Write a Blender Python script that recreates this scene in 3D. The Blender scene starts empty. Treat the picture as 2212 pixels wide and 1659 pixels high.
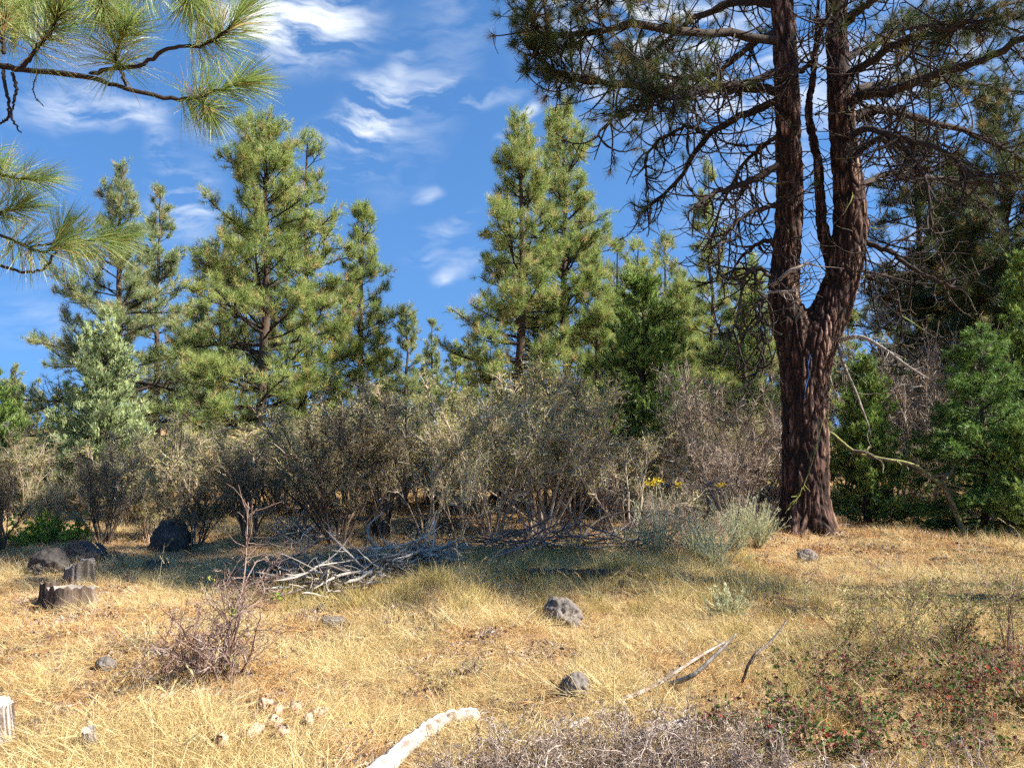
import bpy, math
import numpy as np
from mathutils import noise, Vector

# ---------------------------------------------------------------- camera, sky, sun, exposure
SC = bpy.context.scene
CAMH, PITCH, F, CX, CY = 1.6, math.radians(3.3), 1728.0, 1106.0, 829.5
cam_data = bpy.data.cameras.new('camera'); cam = bpy.data.objects.new('camera', cam_data)
SC.collection.objects.link(cam); SC.camera = cam
cam_data.sensor_width = 36.0; cam_data.lens = 36.0 * F / 2212.0
cam_data.clip_start = 0.05; cam_data.clip_end = 4000
cam.location = (0, 0, CAMH); cam.rotation_euler = (math.radians(90) + PITCH, 0, 0)

SUN_AZ, SUN_EL = math.radians(104), math.radians(42)      # azimuth clockwise from the view direction (+Y)
sd = bpy.data.lights.new('sun', 'SUN'); sd.energy = 4.9; sd.angle = math.radians(0.5); sd.color = (1.0, 0.95, 0.87)
sun = bpy.data.objects.new('sun', sd); SC.collection.objects.link(sun)
S = Vector((math.sin(SUN_AZ)*math.cos(SUN_EL), math.cos(SUN_AZ)*math.cos(SUN_EL), math.sin(SUN_EL)))
sun.rotation_euler = S.to_track_quat('Z', 'Y').to_euler(); sun.location = (20, -10, 30)

SC.view_settings.view_transform = 'Standard'; SC.view_settings.look = 'None'
SC.view_settings.exposure = 1.45; SC.view_settings.gamma = 1.0; SC.view_settings.use_curve_mapping = False
SC.cycles.max_bounces = 4; SC.cycles.diffuse_bounces = 3; SC.cycles.glossy_bounces = 1
SC.cycles.transmission_bounces = 3; SC.cycles.transparent_max_bounces = 4; SC.cycles.use_denoising = False
SC.cycles.caustics_reflective = False; SC.cycles.caustics_refractive = False
SC.cycles.use_adaptive_sampling = True; SC.cycles.adaptive_threshold = 0.03; SC.cycles.adaptive_min_samples = 16
SC.render.filter_size = 1.6 if hasattr(SC.render, 'filter_size') else 1.5

def aim(xd, yd):
    """unit direction in the world of a photograph position (2212 wide)"""
    a, b = (xd - CX) / F, (CY - yd) / F
    d = Vector((a, math.cos(PITCH) - b*math.sin(PITCH), math.sin(PITCH) + b*math.cos(PITCH)))
    return d
def azel(xd, yd):
    d = aim(xd, yd).normalized(); return math.atan2(d.x, d.y), math.asin(d.z)

world = bpy.data.worlds.new('World'); SC.world = world; world.use_nodes = True
world.cycles.sampling_method = 'MANUAL'; world.cycles.sample_map_resolution = 256
wn, wl = world.node_tree.nodes, world.node_tree.links
wn.clear()
def N(t, nodes=None, **k):
    n = (nodes or wn).new(t)
    for a, b in k.items(): setattr(n, a, b)
    return n
w_out = N('ShaderNodeOutputWorld'); w_bg = N('ShaderNodeBackground'); wl.new(w_bg.outputs[0], w_out.inputs[0])
w_sky = N('ShaderNodeTexSky', sky_type='NISHITA', sun_disc=False, sun_elevation=SUN_EL, sun_rotation=SUN_AZ,
          altitude=2000, air_density=1.0, dust_density=0.1, ozone_density=1.6)
w_hsv = N('ShaderNodeHueSaturation'); w_hsv.inputs['Saturation'].default_value = 1.22; w_hsv.inputs['Hue'].default_value = .5; w_hsv.inputs['Value'].default_value = .80
wl.new(w_sky.outputs[0], w_hsv.inputs['Color'])
w_bg.inputs['Strength'].default_value = 0.12
tc = N('ShaderNodeTexCoord')
# the sky is looked up a little higher than the eye looks: clear mountain air without the white band at the horizon
lv = N('ShaderNodeVectorMath', operation='MULTIPLY_ADD'); wl.new(tc.outputs['Generated'], lv.inputs[0]); lv.inputs[1].default_value = (1, 1, .62); lv.inputs[2].default_value = (0, 0, .30)
ln_ = N('ShaderNodeVectorMath', operation='NORMALIZE'); wl.new(lv.outputs[0], ln_.inputs[0]); wl.new(ln_.outputs[0], w_sky.inputs['Vector'])
sx = N('ShaderNodeSeparateXYZ'); wl.new(tc.outputs['Generated'], sx.inputs[0])
at2 = N('ShaderNodeMath', operation='ARCTAN2'); wl.new(sx.outputs[0], at2.inputs[0]); wl.new(sx.outputs[1], at2.inputs[1])
asn = N('ShaderNodeMath', operation='ARCSINE'); wl.new(sx.outputs[2], asn.inputs[0])
ae = N('ShaderNodeCombineXYZ'); wl.new(at2.outputs[0], ae.inputs[0]); wl.new(asn.outputs[0], ae.inputs[1]); ae.inputs[2].default_value = 1.0
# a warp of the directions, so that the cirrus is drawn out into fibres
nw = N('ShaderNodeTexNoise'); nw.inputs['Scale'].default_value = 6.0; nw.inputs['Detail'].default_value = 3.0; nw.inputs['Roughness'].default_value = 0.6
wl.new(tc.outputs['Generated'], nw.inputs['Vector'])
ws = N('ShaderNodeVectorMath', operation='SUBTRACT'); wl.new(nw.outputs['Color'], ws.inputs[0]); ws.inputs[1].default_value = (.5, .5, .5)
wz = N('ShaderNodeVectorMath', operation='MULTIPLY'); wl.new(ws.outputs[0], wz.inputs[0]); wz.inputs[1].default_value = (1, 1, 0)
wm = N('ShaderNodeVectorMath', operation='SCALE'); wl.new(wz.outputs[0], wm.inputs[0]); wm.inputs['Scale'].default_value = 0.085
wa = N('ShaderNodeVectorMath', operation='ADD'); wl.new(ae.outputs[0], wa.inputs[0]); wl.new(wm.outputs[0], wa.inputs[1])
CLOUDS = [  # x, y, half width, half height (photograph units), tilt in degrees, strength
 (640, 40, 150, 75, 5, 1.3), (560, 80, 90, 45, 0, .6), (1290, 20, 190, 100, -12, 1.1), (1400, 110, 210, 110, -10, .85),
 (845, 215, 80, 40, 25, .75), (775, 285, 100, 26, 12, .85), (815, 235, 60, 40, -50, .4), (990, 205, 120, 16, 4, .5), (930, 200, 60, 12, 30, .5),
 (1135, 242, 62, 14, 35, .8), (110, 220, 80, 34, 8, .8), (280, 240, 65, 26, 15, .8), (350, 335, 26, 62, 10, .55),
 (470, 300, 55, 26, 0, .5), (400, 440, 60, 60, 30, .9), (780, 352, 60, 20, 10, .6), (885, 105, 22, 34, 10, .4),
 (925, 415, 28, 14, 10, .5), (995, 460, 26, 14, 10, .5), (940, 500, 60, 22, 15, .45), (920, 556, 40, 16, 0, .45), (965, 603, 25, 12, 0, .4),
 (1010, 570, 60, 22, 20, .45), (1680, 230, 260, 150, -8, .6), (2030, 590, 170, 80, 10, .8), (2080, 90, 210, 120, 0, .55), (90, 700, 90, 60, 0, .25), (1440, 640, 160, 40, 0, .3)]
acc = None
for (x, y, hw, hh, tilt, st) in CLOUDS:
    az, el = azel(x, y)
    c_, s_ = math.cos(math.radians(tilt)), math.sin(math.radians(tilt)); sw, sh = 1.75*hw/F, 1.75*hh/F
    cb = N('ShaderNodeCombineXYZ')
    for k_, (a_, b_, q_) in enumerate(((c_, s_, sw), (-s_, c_, sh))):
        dt = N('ShaderNodeVectorMath', operation='DOT_PRODUCT'); wl.new(wa.outputs[0], dt.inputs[0]); dt.inputs[1].default_value = (a_/q_, b_/q_, -(a_*az + b_*el)/q_); wl.new(dt.outputs['Value'], cb.inputs[k_])
    ln = N('ShaderNodeVectorMath', operation='LENGTH'); wl.new(cb.outputs[0], ln.inputs[0])
    mr = N('ShaderNodeMapRange', interpolation_type='SMOOTHSTEP'); wl.new(ln.outputs['Value'], mr.inputs[0])
    mr.inputs[1].default_value = 1.0; mr.inputs[2].default_value = 0.0; mr.inputs[3].default_value = 0.0; mr.inputs[4].default_value = st
    if acc is None: acc = mr.outputs[0]
    else:
        ad = N('ShaderNodeMath', operation='ADD'); wl.new(acc, ad.inputs[0]); wl.new(mr.outputs[0], ad.inputs[1]); acc = ad.outputs[0]
fm = N('ShaderNodeMapping'); fm.inputs['Rotation'].default_value = (0, 0, math.radians(-28)); fm.inputs['Scale'].default_value = (11, 34, 1)
wl.new(wa.outputs[0], fm.inputs['Vector'])
fn = N('ShaderNodeTexNoise'); fn.inputs['Scale'].default_value = 1.0; fn.inputs['Detail'].default_value = 6.0; fn.inputs['Roughness'].default_value = 0.58; fn.inputs['Distortion'].default_value = 0.15
wl.new(fm.outputs[0], fn.inputs['Vector'])
fr = N('ShaderNodeMapRange'); wl.new(fn.outputs['Fac'], fr.inputs[0]); fr.inputs[1].default_value = .42; fr.inputs[2].default_value = .68; fr.inputs[3].default_value = 0.0; fr.inputs[4].default_value = 1.0
mu = N('ShaderNodeMath', operation='MULTIPLY'); wl.new(acc, mu.inputs[0]); wl.new(fr.outputs[0], mu.inputs[1])
# thin cirrus scattered over the rest of the sky
gn = N('ShaderNodeTexNoise'); gn.inputs['Scale'].default_value = 3.1; gn.inputs['Detail'].default_value = 1.0; wl.new(wa.outputs[0], gn.inputs['Vector'])
gr = N('ShaderNodeMapRange'); wl.new(gn.outputs['Fac'], gr.inputs[0]); gr.inputs[1].default_value = .60; gr.inputs[2].default_value = .8; gr.inputs[3].default_value = 0.0; gr.inputs[4].default_value = .55
gm = N('ShaderNodeMath', operation='MULTIPLY'); wl.new(gr.outputs[0], gm.inputs[0]); wl.new(fr.outputs[0], gm.inputs[1])
ga = N('ShaderNodeMath', operation='ADD', use_clamp=True); wl.new(mu.outputs[0], ga.inputs[0]); wl.new(gm.outputs[0], ga.inputs[1])
mixc = N('ShaderNodeMix', data_type='RGBA'); wl.new(ga.outputs[0], mixc.inputs['Factor'])
wl.new(w_hsv.outputs[0], mixc.inputs['A']); mixc.inputs['B'].default_value = (3.6, 3.8, 4.0, 1)
wl.new(mixc.outputs['Result'], w_bg.inputs['Color'])

# ---------------------------------------------------------------- mesh helpers
C = SC.collection
def unit(v): return v / np.maximum(np.linalg.norm(v, axis=-1, keepdims=True), 1e-9)
def V(*a): return np.array(a, float)

class MB:
    """collects vertices and faces, builds them as ONE mesh"""
    def __init__(s): s.v = []; s.t = []; s.q = []; s.tint = []; s.n = 0
    def add(s, v, f, tint=0.5):
        v = np.asarray(v, float).reshape(-1, 3); f = np.asarray(f, int)
        s.v.append(v)
        s.tint.append(np.broadcast_to(np.asarray(tint, float), (len(v),)) if np.ndim(tint) == 0 else np.asarray(tint, float).reshape(-1))
        (s.t if f.shape[1] == 3 else s.q).append(f + s.n); s.n += len(v)
    def mesh(s, name, mat, smooth=False):
        me = bpy.data.meshes.new(name)
        v = np.concatenate(s.v); t = np.concatenate(s.t) if s.t else np.zeros((0, 3), int); q = np.concatenate(s.q) if s.q else np.zeros((0, 4), int)
        me.vertices.add(len(v)); me.vertices.foreach_set('co', v.astype(np.float32).ravel())
        loops = np.concatenate([t.ravel(), q.ravel()]).astype(np.int32)
        me.loops.add(len(loops)); me.loops.foreach_set('vertex_index', loops)
        me.polygons.add(len(t) + len(q))
        starts = np.concatenate([np.arange(len(t))*3, len(t)*3 + np.arange(len(q))*4]).astype(np.int32)
        me.polygons.foreach_set('loop_start', starts)
        me.update(calc_edges=True)
        a = me.attributes.new('tint', 'FLOAT', 'POINT'); a.data.foreach_set('value', np.concatenate(s.tint).astype(np.float32))
        if smooth: me.polygons.foreach_set('use_smooth', np.ones(len(me.polygons), bool))
        me.materials.append(mat)
        return me
    def build(s, name, mat, parent=None, smooth=False, kind=None):
        o = bpy.data.objects.new(name, s.mesh(name, mat, smooth)); C.objects.link(o)
        if parent: o.parent = parent
        if kind: o['kind'] = kind
        return o

def tag(o, label, cat, group=None):
    o['label'] = label; o['category'] = cat
    if group: o['group'] = group
    return o
def empty(name, loc=(0, 0, 0), rz=0.0, sc=1.0):
    o = bpy.data.objects.new(name, None); C.objects.link(o); o.location = loc; o.rotation_euler = (0, 0, rz); o.scale = (sc, sc, sc)
    o.empty_display_size = .3
    return o
def copy_thing(o, loc, rz=0.0, sc=1.0, label=None, group=None):
    r = o.copy(); C.objects.link(r); r.location = loc; r.rotation_euler = (0, 0, rz); r.scale = (sc, sc, sc) if np.ndim(sc) == 0 else sc
    if label: r['label'] = label
    if group: r['group'] = group
    for ch in list(o.children):
        c = ch.copy(); C.objects.link(c); c.parent = r
        for g in list(ch.children):
            d = g.copy(); C.objects.link(d); d.parent = c
    return r

def tubes(mb, P, R, sides=5, tint=0.5, rough=0.0, rng=None, close=False):
    """P (K,n,3) centre lines, R (K,n) radii"""
    P = np.asarray(P, float); R = np.asarray(R, float)
    if P.ndim == 2: P = P[None]; R = R[None]
    K, n, _ = P.shape
    if K == 0: return
    T = unit(np.gradient(P, axis=1))
    m = unit(P[:, -1] - P[:, 0] + 1e-6)
    ref = np.eye(3)[np.argmin(np.abs(m), axis=1)][:, None, :]
    A = unit(np.cross(T, np.broadcast_to(ref, T.shape))); B = np.cross(T, A)
    th = np.arange(sides) * 2*np.pi/sides
    rr = R[:, :, None] * np.ones(sides)
    if rough: rr = rr * (1 + rough * rng.normal(size=rr.shape))
    if close: rr[:, 0] *= 0; rr[:, -1] *= 0
    v = P[:, :, None, :] + rr[..., None]*(np.cos(th)[:, None]*A[:, :, None, :] + np.sin(th)[:, None]*B[:, :, None, :])
    idx = np.arange(K*n*sides).reshape(K, n, sides)
    a = idx[:, :-1, :]; b = idx[:, 1:, :]
    f = np.stack([a, np.roll(a, -1, 2), np.roll(b, -1, 2), b], -1).reshape(-1, 4)
    tt = np.asarray(tint, float)
    if tt.ndim == 1: tt = np.repeat(tt, n*sides) if len(tt) == K else tt
    mb.add(v, f, tt)

def ribbons(mb, P, W, tint=0.5, rng=None):
    """flat twigs or blades that taper to a point: P (K,n,3), W (K,) width at the base"""
    K, n, _ = P.shape
    if K == 0: return
    T = unit(np.gradient(P, axis=1)); r = unit(rng.normal(size=(K, 1, 3)))
    A = unit(np.cross(T, np.broadcast_to(r, T.shape)))
    w = (W[:, None] * np.linspace(1, .25, n)[None, :])[..., None] * .5
    L = P - A*w; Rr = P + A*w
    v = np.stack([L[:, :-1], Rr[:, :-1]], 2).reshape(K, -1, 3)          # (K, 2(n-1), 3)
    v = np.concatenate([v, P[:, -1:]], 1); m = v.shape[1]
    base = (np.arange(K)*m)[:, None]
    for j in range(n-2):
        q = np.array([2*j, 2*j+1, 2*j+3, 2*j+2]); 
        if j == 0: Q = [q]
        else: Q.append(q)
    tt = np.asarray(tint, float)
    if tt.ndim == 1: tt = np.repeat(tt, m)
    off = mb.n
    mb.add(v, base + np.array([[m-3, m-2, m-1]]), tt)
    if n > 2:
        for q in Q: mb.q.append(base + q[None] + off)

def grow(rng, S0, D0, L, n, bend=(0, 0, 0), wob=.15, bend2=None, arc=None):
    """K curved paths of n points"""
    K = len(S0); P = np.zeros((K, n, 3)); P[:, 0] = S0; d = unit(D0); L = np.broadcast_to(L, (K,)); bend = np.asarray(bend, float)
    curl = rng.normal(size=(K, 3)) * (wob if arc is None else arc)
    for i in range(1, n):
        t = i/(n-1)
        b = bend if bend2 is None else bend*(1-t) + np.asarray(bend2)*t
        d = unit(d + b/(n-1) + curl/(n-1)*1.5 + rng.normal(size=(K, 3))*wob/math.sqrt(n-1))
        P[:, i] = P[:, i-1] + d * (L/(n-1))[:, None]
    return P

def spawn(rng, P, per, smin, smax, angle, spread=.25, flat=0.0):
    """starts and directions of children along parent paths"""
    K, n, _ = P.shape
    if np.ndim(per) == 0: par = np.repeat(np.arange(K), per)
    else: par = np.repeat(np.arange(K), per)
    M = len(par); s = rng.uniform(smin, smax, M)
    x = s*(n-1); i = np.minimum(x.astype(int), n-2); fr = (x-i)[:, None]
    S0 = P[par, i]*(1-fr) + P[par, i+1]*fr
    T = unit(P[par, i+1] - P[par, i])
    r = rng.normal(size=(M, 3)); r[:, 2] *= (1-flat); A = unit(r - (r*T).sum(1, keepdims=True)*T)
    a = angle * (1 + spread*rng.normal(size=(M, 1)))
    return S0, unit(T*np.cos(a) + A*np.sin(a)), par, s

def needles(mb, rng, Cn, D, n, L, w, amin=.25, amax=1.35, shoot=.1, tint=None, curve=False, droop=0.0):
    """tufts of needles: centres Cn (M,3), shoot directions D (M,3)"""
    M = len(Cn)
    if M == 0: return
    D = unit(D)
    r = rng.normal(size=(M, n, 3)); Dn = D[:, None, :]
    A = unit(r - (r*Dn).sum(-1, keepdims=True)*Dn)
    u = rng.uniform(0, 1, (M, n, 1))
    a = amin + (amax-amin)*(u**.8) + rng.normal(size=(M, n, 1))*.12
    d = Dn*np.cos(a) + A*np.sin(a); d[..., 2] -= droop; d = unit(d)
    b = Cn[:, None, :] - Dn*(u*shoot)
    ln = L*rng.uniform(.75, 1.1, (M, n, 1))
    wv = unit(np.cross(d, rng.normal(size=(M, n, 3)))) * (w/2)
    tn = rng.uniform(0, 1, M) if tint is None else np.broadcast_to(tint, (M,))
    tn = np.clip(tn[:, None] + rng.normal(size=(M, n))*.08, 0, 1)
    if curve:
        mid = b + d*ln*.55; d2 = d.copy(); d2[..., 2] -= .16; tip = mid + unit(d2)*ln*.45
        v = np.stack([b-wv, b+wv, mid+wv, mid-wv, tip], 2).reshape(-1, 3)
        k = np.arange(M*n)*5; off = mb.n
        mb.add(v, k[:, None] + np.array([[3, 2, 4]]), np.repeat(tn.ravel(), 5))
        mb.q.append(k[:, None] + np.array([[0, 1, 2, 3]]) + off)
    else:
        v = np.stack([b-wv, b+wv, b + d*ln], 2).reshape(-1, 3)
        mb.add(v, np.arange(M*n*3).reshape(-1, 3), np.repeat(tn.ravel(), 3))

def leaves(mb, rng, Cn, size, tint=None, up=.4, long=1.8):
    """small rhombic leaves"""
    M = len(Cn)
    if M == 0: return
    a = rng.normal(size=(M, 3)); a[:, 2] = np.abs(a[:, 2])*up + a[:, 2]*(1-up); a = unit(a); b = unit(np.cross(a, rng.normal(size=(M, 3))))
    s = (size*rng.uniform(.6, 1.3, M))[:, None]
    v = np.stack([Cn, Cn + a*s*.5*long*.5 + b*s*.3, Cn + a*s*long*.5*1.1, Cn + a*s*.5*long*.5 - b*s*.3], 1).reshape(-1, 3)
    tn = rng.uniform(0, 1, M) if tint is None else np.broadcast_to(tint, (M,))
    mb.add(v, np.arange(M*4).reshape(-1, 4), np.repeat(tn, 4))

def along(rng, P, per, smin=0., smax=1., jit=0.0):
    K, n, _ = P.shape; par = np.repeat(np.arange(K), per); s = rng.uniform(smin, smax, len(par))
    x = s*(n-1); i = np.minimum(x.astype(int), n-2); fr = (x-i)[:, None]
    c = P[par, i]*(1-fr) + P[par, i+1]*fr
    return (c + rng.normal(size=c.shape)*jit if jit else c), unit(P[par, i+1]-P[par, i]), par

def lerp_path(pts, n):
    """smooth resampling of a polyline (Catmull-Rom)"""
    p = np.array(pts, float); k = len(p); q = np.vstack([2*p[0]-p[1], p, 2*p[-1]-p[-2]])
    out = []
    for t in np.linspace(0, k-1-1e-6, n):
        i = int(t); f = t-i; a, b, c, d = q[i:i+4]
        out.append(.5*((2*b) + (-a+c)*f + (2*a-5*b+4*c-d)*f*f + (-a+3*b-3*c+d)*f**3))
    return np.array(out)

# ---------------------------------------------------------------- ground height and placing
def gz(x, y):
    x = np.asarray(x, float); y = np.asarray(y, float)
    h = .05*np.sin(x*.9+1.3)*np.sin(y*.8+.4) + .035*np.sin(x*2.1+y*1.3) + .02*np.sin(x*3.7-y*2.9+2) + .015*np.sin(y*5.1+x*1.1)
    far = np.clip((y-16)/40., 0, 1)
    h = h + .10*np.exp(-((x-4.4)**2/3.5 + (y-11.9)**2/3.5)) + far*far*.9 - .10*np.clip((-x-3)/6, 0, 1)
    h = h + np.clip((np.hypot(x, y)-150)/600., 0, 1)*2
    return h
def gp(xd, yd):
    """where the line of sight through a photograph position meets the ground"""
    d = aim(xd, yd); t = 5.0
    for _ in range(25):
        z = float(gz(d.x*t, d.y*t)); t = min((CAMH - z)/max(-d.z, 1e-3), 80)*.6 + t*.4
    return V(d.x*t, d.y*t, float(gz(d.x*t, d.y*t)))
def at(xd, yd, Y):
    d = aim(xd, yd); t = Y/d.y; return V(d.x*t, Y, CAMH + d.z*t)
def base(xd, Y):
    p = at(xd, 900, Y); return V(p[0], Y, float(gz(p[0], Y)) - .02)

# ---------------------------------------------------------------- materials
def mat(name, stops, noise_scale=0.0, noise_amt=.3, trans=0.0, rough=.8, bump=0.0, bump_scale=30., stretch=(1, 1, 1), spec=.2, rnd=0.0, attr='tint', dark=None):
    """colour from the 'tint' of each piece, a noise in object space, and optional see-through light"""
    m = bpy.data.materials.new(name); m.use_nodes = True; nt = m.node_tree; n = nt.nodes; l = nt.links; n.clear()
    out = n.new('ShaderNodeOutputMaterial'); p = n.new('ShaderNodeBsdfPrincipled')
    p.inputs['Roughness'].default_value = rough; p.inputs['Specular IOR Level'].default_value = spec
    at_ = n.new('ShaderNodeAttribute'); at_.attribute_name = attr
    fac = at_.outputs['Fac']
    tcn = n.new('ShaderNodeTexCoord'); mp = n.new('ShaderNodeMapping'); mp.inputs['Scale'].default_value = stretch
    l.new(tcn.outputs['Object'], mp.inputs[0])
    if noise_scale:
        nz = n.new('ShaderNodeTexNoise'); nz.inputs['Scale'].default_value = noise_scale; nz.inputs['Detail'].default_value = 6; nz.inputs['Roughness'].default_value = .65
        l.new(mp.outputs[0], nz.inputs['Vector'])
        ma = n.new('ShaderNodeMath'); ma.operation = 'MULTIPLY_ADD'; l.new(nz.outputs['Fac'], ma.inputs[0]); ma.inputs[1].default_value = noise_amt*2
        sb = n.new('ShaderNodeMath'); sb.operation = 'SUBTRACT'; l.new(fac, sb.inputs[0]); sb.inputs[1].default_value = noise_amt
        l.new(sb.outputs[0], ma.inputs[2]); fac = ma.outputs[0]
    if rnd:
        oi = n.new('ShaderNodeObjectInfo'); mb_ = n.new('ShaderNodeMath'); mb_.operation = 'MULTIPLY_ADD'; l.new(oi.outputs['Random'], mb_.inputs[0]); mb_.inputs[1].default_value = rnd
        s2 = n.new('ShaderNodeMath'); s2.operation = 'SUBTRACT'; l.new(fac, s2.inputs[0]); s2.inputs[1].default_value = rnd*.5
        l.new(s2.outputs[0], mb_.inputs[2]); fac = mb_.outputs[0]
    cr = n.new('ShaderNodeValToRGB'); l.new(fac, cr.inputs[0])
    els = cr.color_ramp.elements
    for i, (pos, c) in enumerate(stops):
        e = els[i] if i < 2 else els.new(pos)
        e.position = pos; e.color = (*c, 1)
    l.new(cr.outputs[0], p.inputs['Base Color'])
    if bump:
        bz = n.new('ShaderNodeTexNoise'); bz.inputs['Scale'].default_value = bump_scale; bz.inputs['Detail'].default_value = 5; l.new(mp.outputs[0], bz.inputs['Vector'])
        bp = n.new('ShaderNodeBump'); bp.inputs['Strength'].default_value = bump; bp.inputs['Distance'].default_value = .02
        l.new(bz.outputs['Fac'], bp.inputs['Height']); l.new(bp.outputs[0], p.inputs['Normal'])
    if trans:
        tr = n.new('ShaderNodeBsdfTranslucent'); l.new(cr.outputs[0], tr.inputs['Color'])
        mx = n.new('ShaderNodeMixShader'); mx.inputs[0].default_value = trans; l.new(p.outputs[0], mx.inputs[1]); l.new(tr.outputs[0], mx.inputs[2]); l.new(mx.outputs[0], out.inputs[0])
    else: l.new(p.outputs[0], out.inputs[0])
    return m

M = {}
M['pine'] = mat('pine_needles', [(0, (.15, .22, .055)), (.45, (.31, .39, .105)), (.85, (.46, .50, .17)), (1, (.58, .36, .17))], trans=.35, rough=.5, spec=.35)
M['pine_far'] = mat('bluish_pine_needles', [(0, (.15, .21, .09)), (.6, (.31, .37, .15)), (.9, (.44, .44, .20)), (1, (.55, .38, .20))], trans=.3, rough=.55, spec=.3)
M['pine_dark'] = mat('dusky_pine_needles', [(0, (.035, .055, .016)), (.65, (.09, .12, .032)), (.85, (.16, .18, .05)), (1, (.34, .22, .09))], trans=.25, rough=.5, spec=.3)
M['pine_near'] = mat('long_pine_needles', [(0, (.13, .22, .05)), (.5, (.29, .40, .11)), (.85, (.46, .48, .17)), (1, (.60, .40, .20))], trans=.4, rough=.38, spec=.5)
M['juniper_grey'] = mat('silvery_juniper_scales', [(0, (.26, .33, .14)), (.6, (.42, .49, .22)), (1, (.55, .58, .30))], trans=.25, rough=.7)
M['juniper_green'] = mat('green_juniper_scales', [(0, (.10, .17, .035)), (.6, (.23, .33, .075)), (1, (.36, .44, .13))], trans=.25, rough=.7)
M['fir'] = mat('fir_needles', [(0, (.05, .11, .022)), (.6, (.15, .26, .05)), (1, (.30, .42, .10))], trans=.25, rough=.5, spec=.3)
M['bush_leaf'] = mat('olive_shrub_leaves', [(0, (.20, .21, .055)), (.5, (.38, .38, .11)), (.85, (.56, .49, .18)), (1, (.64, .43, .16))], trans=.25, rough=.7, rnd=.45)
M['bush_leaf_dark'] = mat('shaded_brown_olive_leaves', [(0, (.10, .09, .03)), (.5, (.21, .18, .06)), (.85, (.34, .26, .09)), (1, (.42, .27, .09))], trans=.25, rough=.6, rnd=.25)  # brown olive leaves, darkened for the shade on the front row
M['bush_wood_dark'] = mat('shaded_dark_brown_twigs', [(0, (.04, .027, .019)), (.55, (.13, .09, .06)), (1, (.42, .34, .26))], rough=.85, rnd=.2)  # dark stems, with the front row's shade added to their colour
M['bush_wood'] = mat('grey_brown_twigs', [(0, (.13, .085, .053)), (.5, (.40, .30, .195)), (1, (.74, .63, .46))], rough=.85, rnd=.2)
M['bare_wood'] = mat('bare_grey_twigs', [(0, (.15, .105, .072)), (.5, (.34, .255, .185)), (1, (.60, .50, .39))], rough=.85)
M['bark'] = mat('dark_pine_bark', [(0, (.035, .026, .02)), (.5, (.09, .062, .045)), (1, (.17, .115, .08))], noise_scale=9, noise_amt=.35, stretch=(1, 1, .3), bump=.8, bump_scale=25, rough=.9)
M['limb'] = mat('mossy_limb_bark', [(0, (.02, .015, .012)), (.5, (.045, .033, .027)), (.78, (.075, .058, .045)), (.9, (.12, .13, .04)), (1, (.22, .25, .06))], noise_scale=2.3, noise_amt=.55, bump=.7, bump_scale=40, rough=.9)
M['silver'] = mat('weathered_silver_wood', [(0, (.05, .04, .03)), (.5, (.20, .168, .135)), (1, (.48, .43, .36))], noise_scale=12, noise_amt=.3, stretch=(1, 1, 1), bump=.4, bump_scale=60, rough=.8)
M['bleached'] = mat('bleached_wood', [(0, (.06, .042, .03)), (.38, (.22, .17, .135)), (.6, (.40, .34, .29)), (1, (.60, .54, .48))], noise_scale=11, noise_amt=.5, bump=.5, bump_scale=50, rough=.8)
M['straw'] = mat('dry_straw_grass', [(0, (.38, .25, .10)), (.5, (.67, .51, .225)), (1, (.84, .73, .41))], trans=.3, rough=.65, rnd=.5)
M['litter'] = mat('pine_litter', [(0, (.24, .115, .045)), (.5, (.52, .29, .11)), (1, (.70, .47, .22))], trans=.1, rough=.8, rnd=.6)
M['debris'] = mat('dead_leaf_debris', [(0, (.085, .055, .045)), (.5, (.21, .145, .12)), (1, (.44, .35, .27))], rough=.85, rnd=.5)
M['greengrass'] = mat('olive_grass', [(0, (.24, .185, .06)), (.5, (.45, .36, .12)), (1, (.66, .53, .22))], trans=.3, rough=.65, rnd=.5)
M['rock'] = mat('vesicular_basalt', [(0, (.045, .038, .032)), (.5, (.16, .135, .112)), (1, (.38, .33, .28))], noise_scale=5, noise_amt=.45, bump=1.0, bump_scale=22, rough=.9)
M['rockdark'] = mat('dark_lichened_basalt', [(0, (.02, .017, .015)), (.5, (.065, .055, .047)), (1, (.19, .165, .135))], noise_scale=4, noise_amt=.4, bump=1.0, bump_scale=18, rough=.95)
M['redleaf'] = mat('crimson_and_green_leaves', [(0, (.045, .10, .02)), (.5, (.13, .17, .04)), (.62, (.11, .05, .035)), (.95, (.20, .07, .06)), (1, (.42, .05, .035))], trans=.3, rough=.7, spec=.1)
M['redtwig'] = mat('reddish_twigs', [(0, (.07, .035, .025)), (.5, (.19, .11, .08)), (1, (.45, .35, .28))], rough=.8)
M['sage'] = mat('grey_green_rabbitbrush', [(0, (.30, .30, .15)), (.5, (.56, .56, .33)), (1, (.76, .74, .50))], trans=.2, rough=.8)
M['yellow'] = mat('yellow_flowers', [(0, (.65, .42, .02)), (1, (.9, .68, .05))], trans=.2, rough=.7)
M['brightgreen'] = mat('bright_green_leaves', [(0, (.10, .20, .02)), (.6, (.25, .40, .05)), (1, (.48, .48, .09))], trans=.4, rough=.6)
M['moss'] = mat('yellow_green_moss', [(0, (.10, .10, .035)), (.5, (.20, .20, .06)), (1, (.36, .37, .08))], noise_scale=9, noise_amt=.4, rough=.95)
M['heapwood'] = mat('brown_dead_branches', [(0, (.05, .037, .03)), (.5, (.17, .13, .105)), (1, (.40, .34, .29))], rough=.85)
M['blue'] = mat('blue_plastic_ribbon', [(0, (.03, .10, .35)), (1, (.07, .2, .55))], rough=.4, trans=.2)

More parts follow.
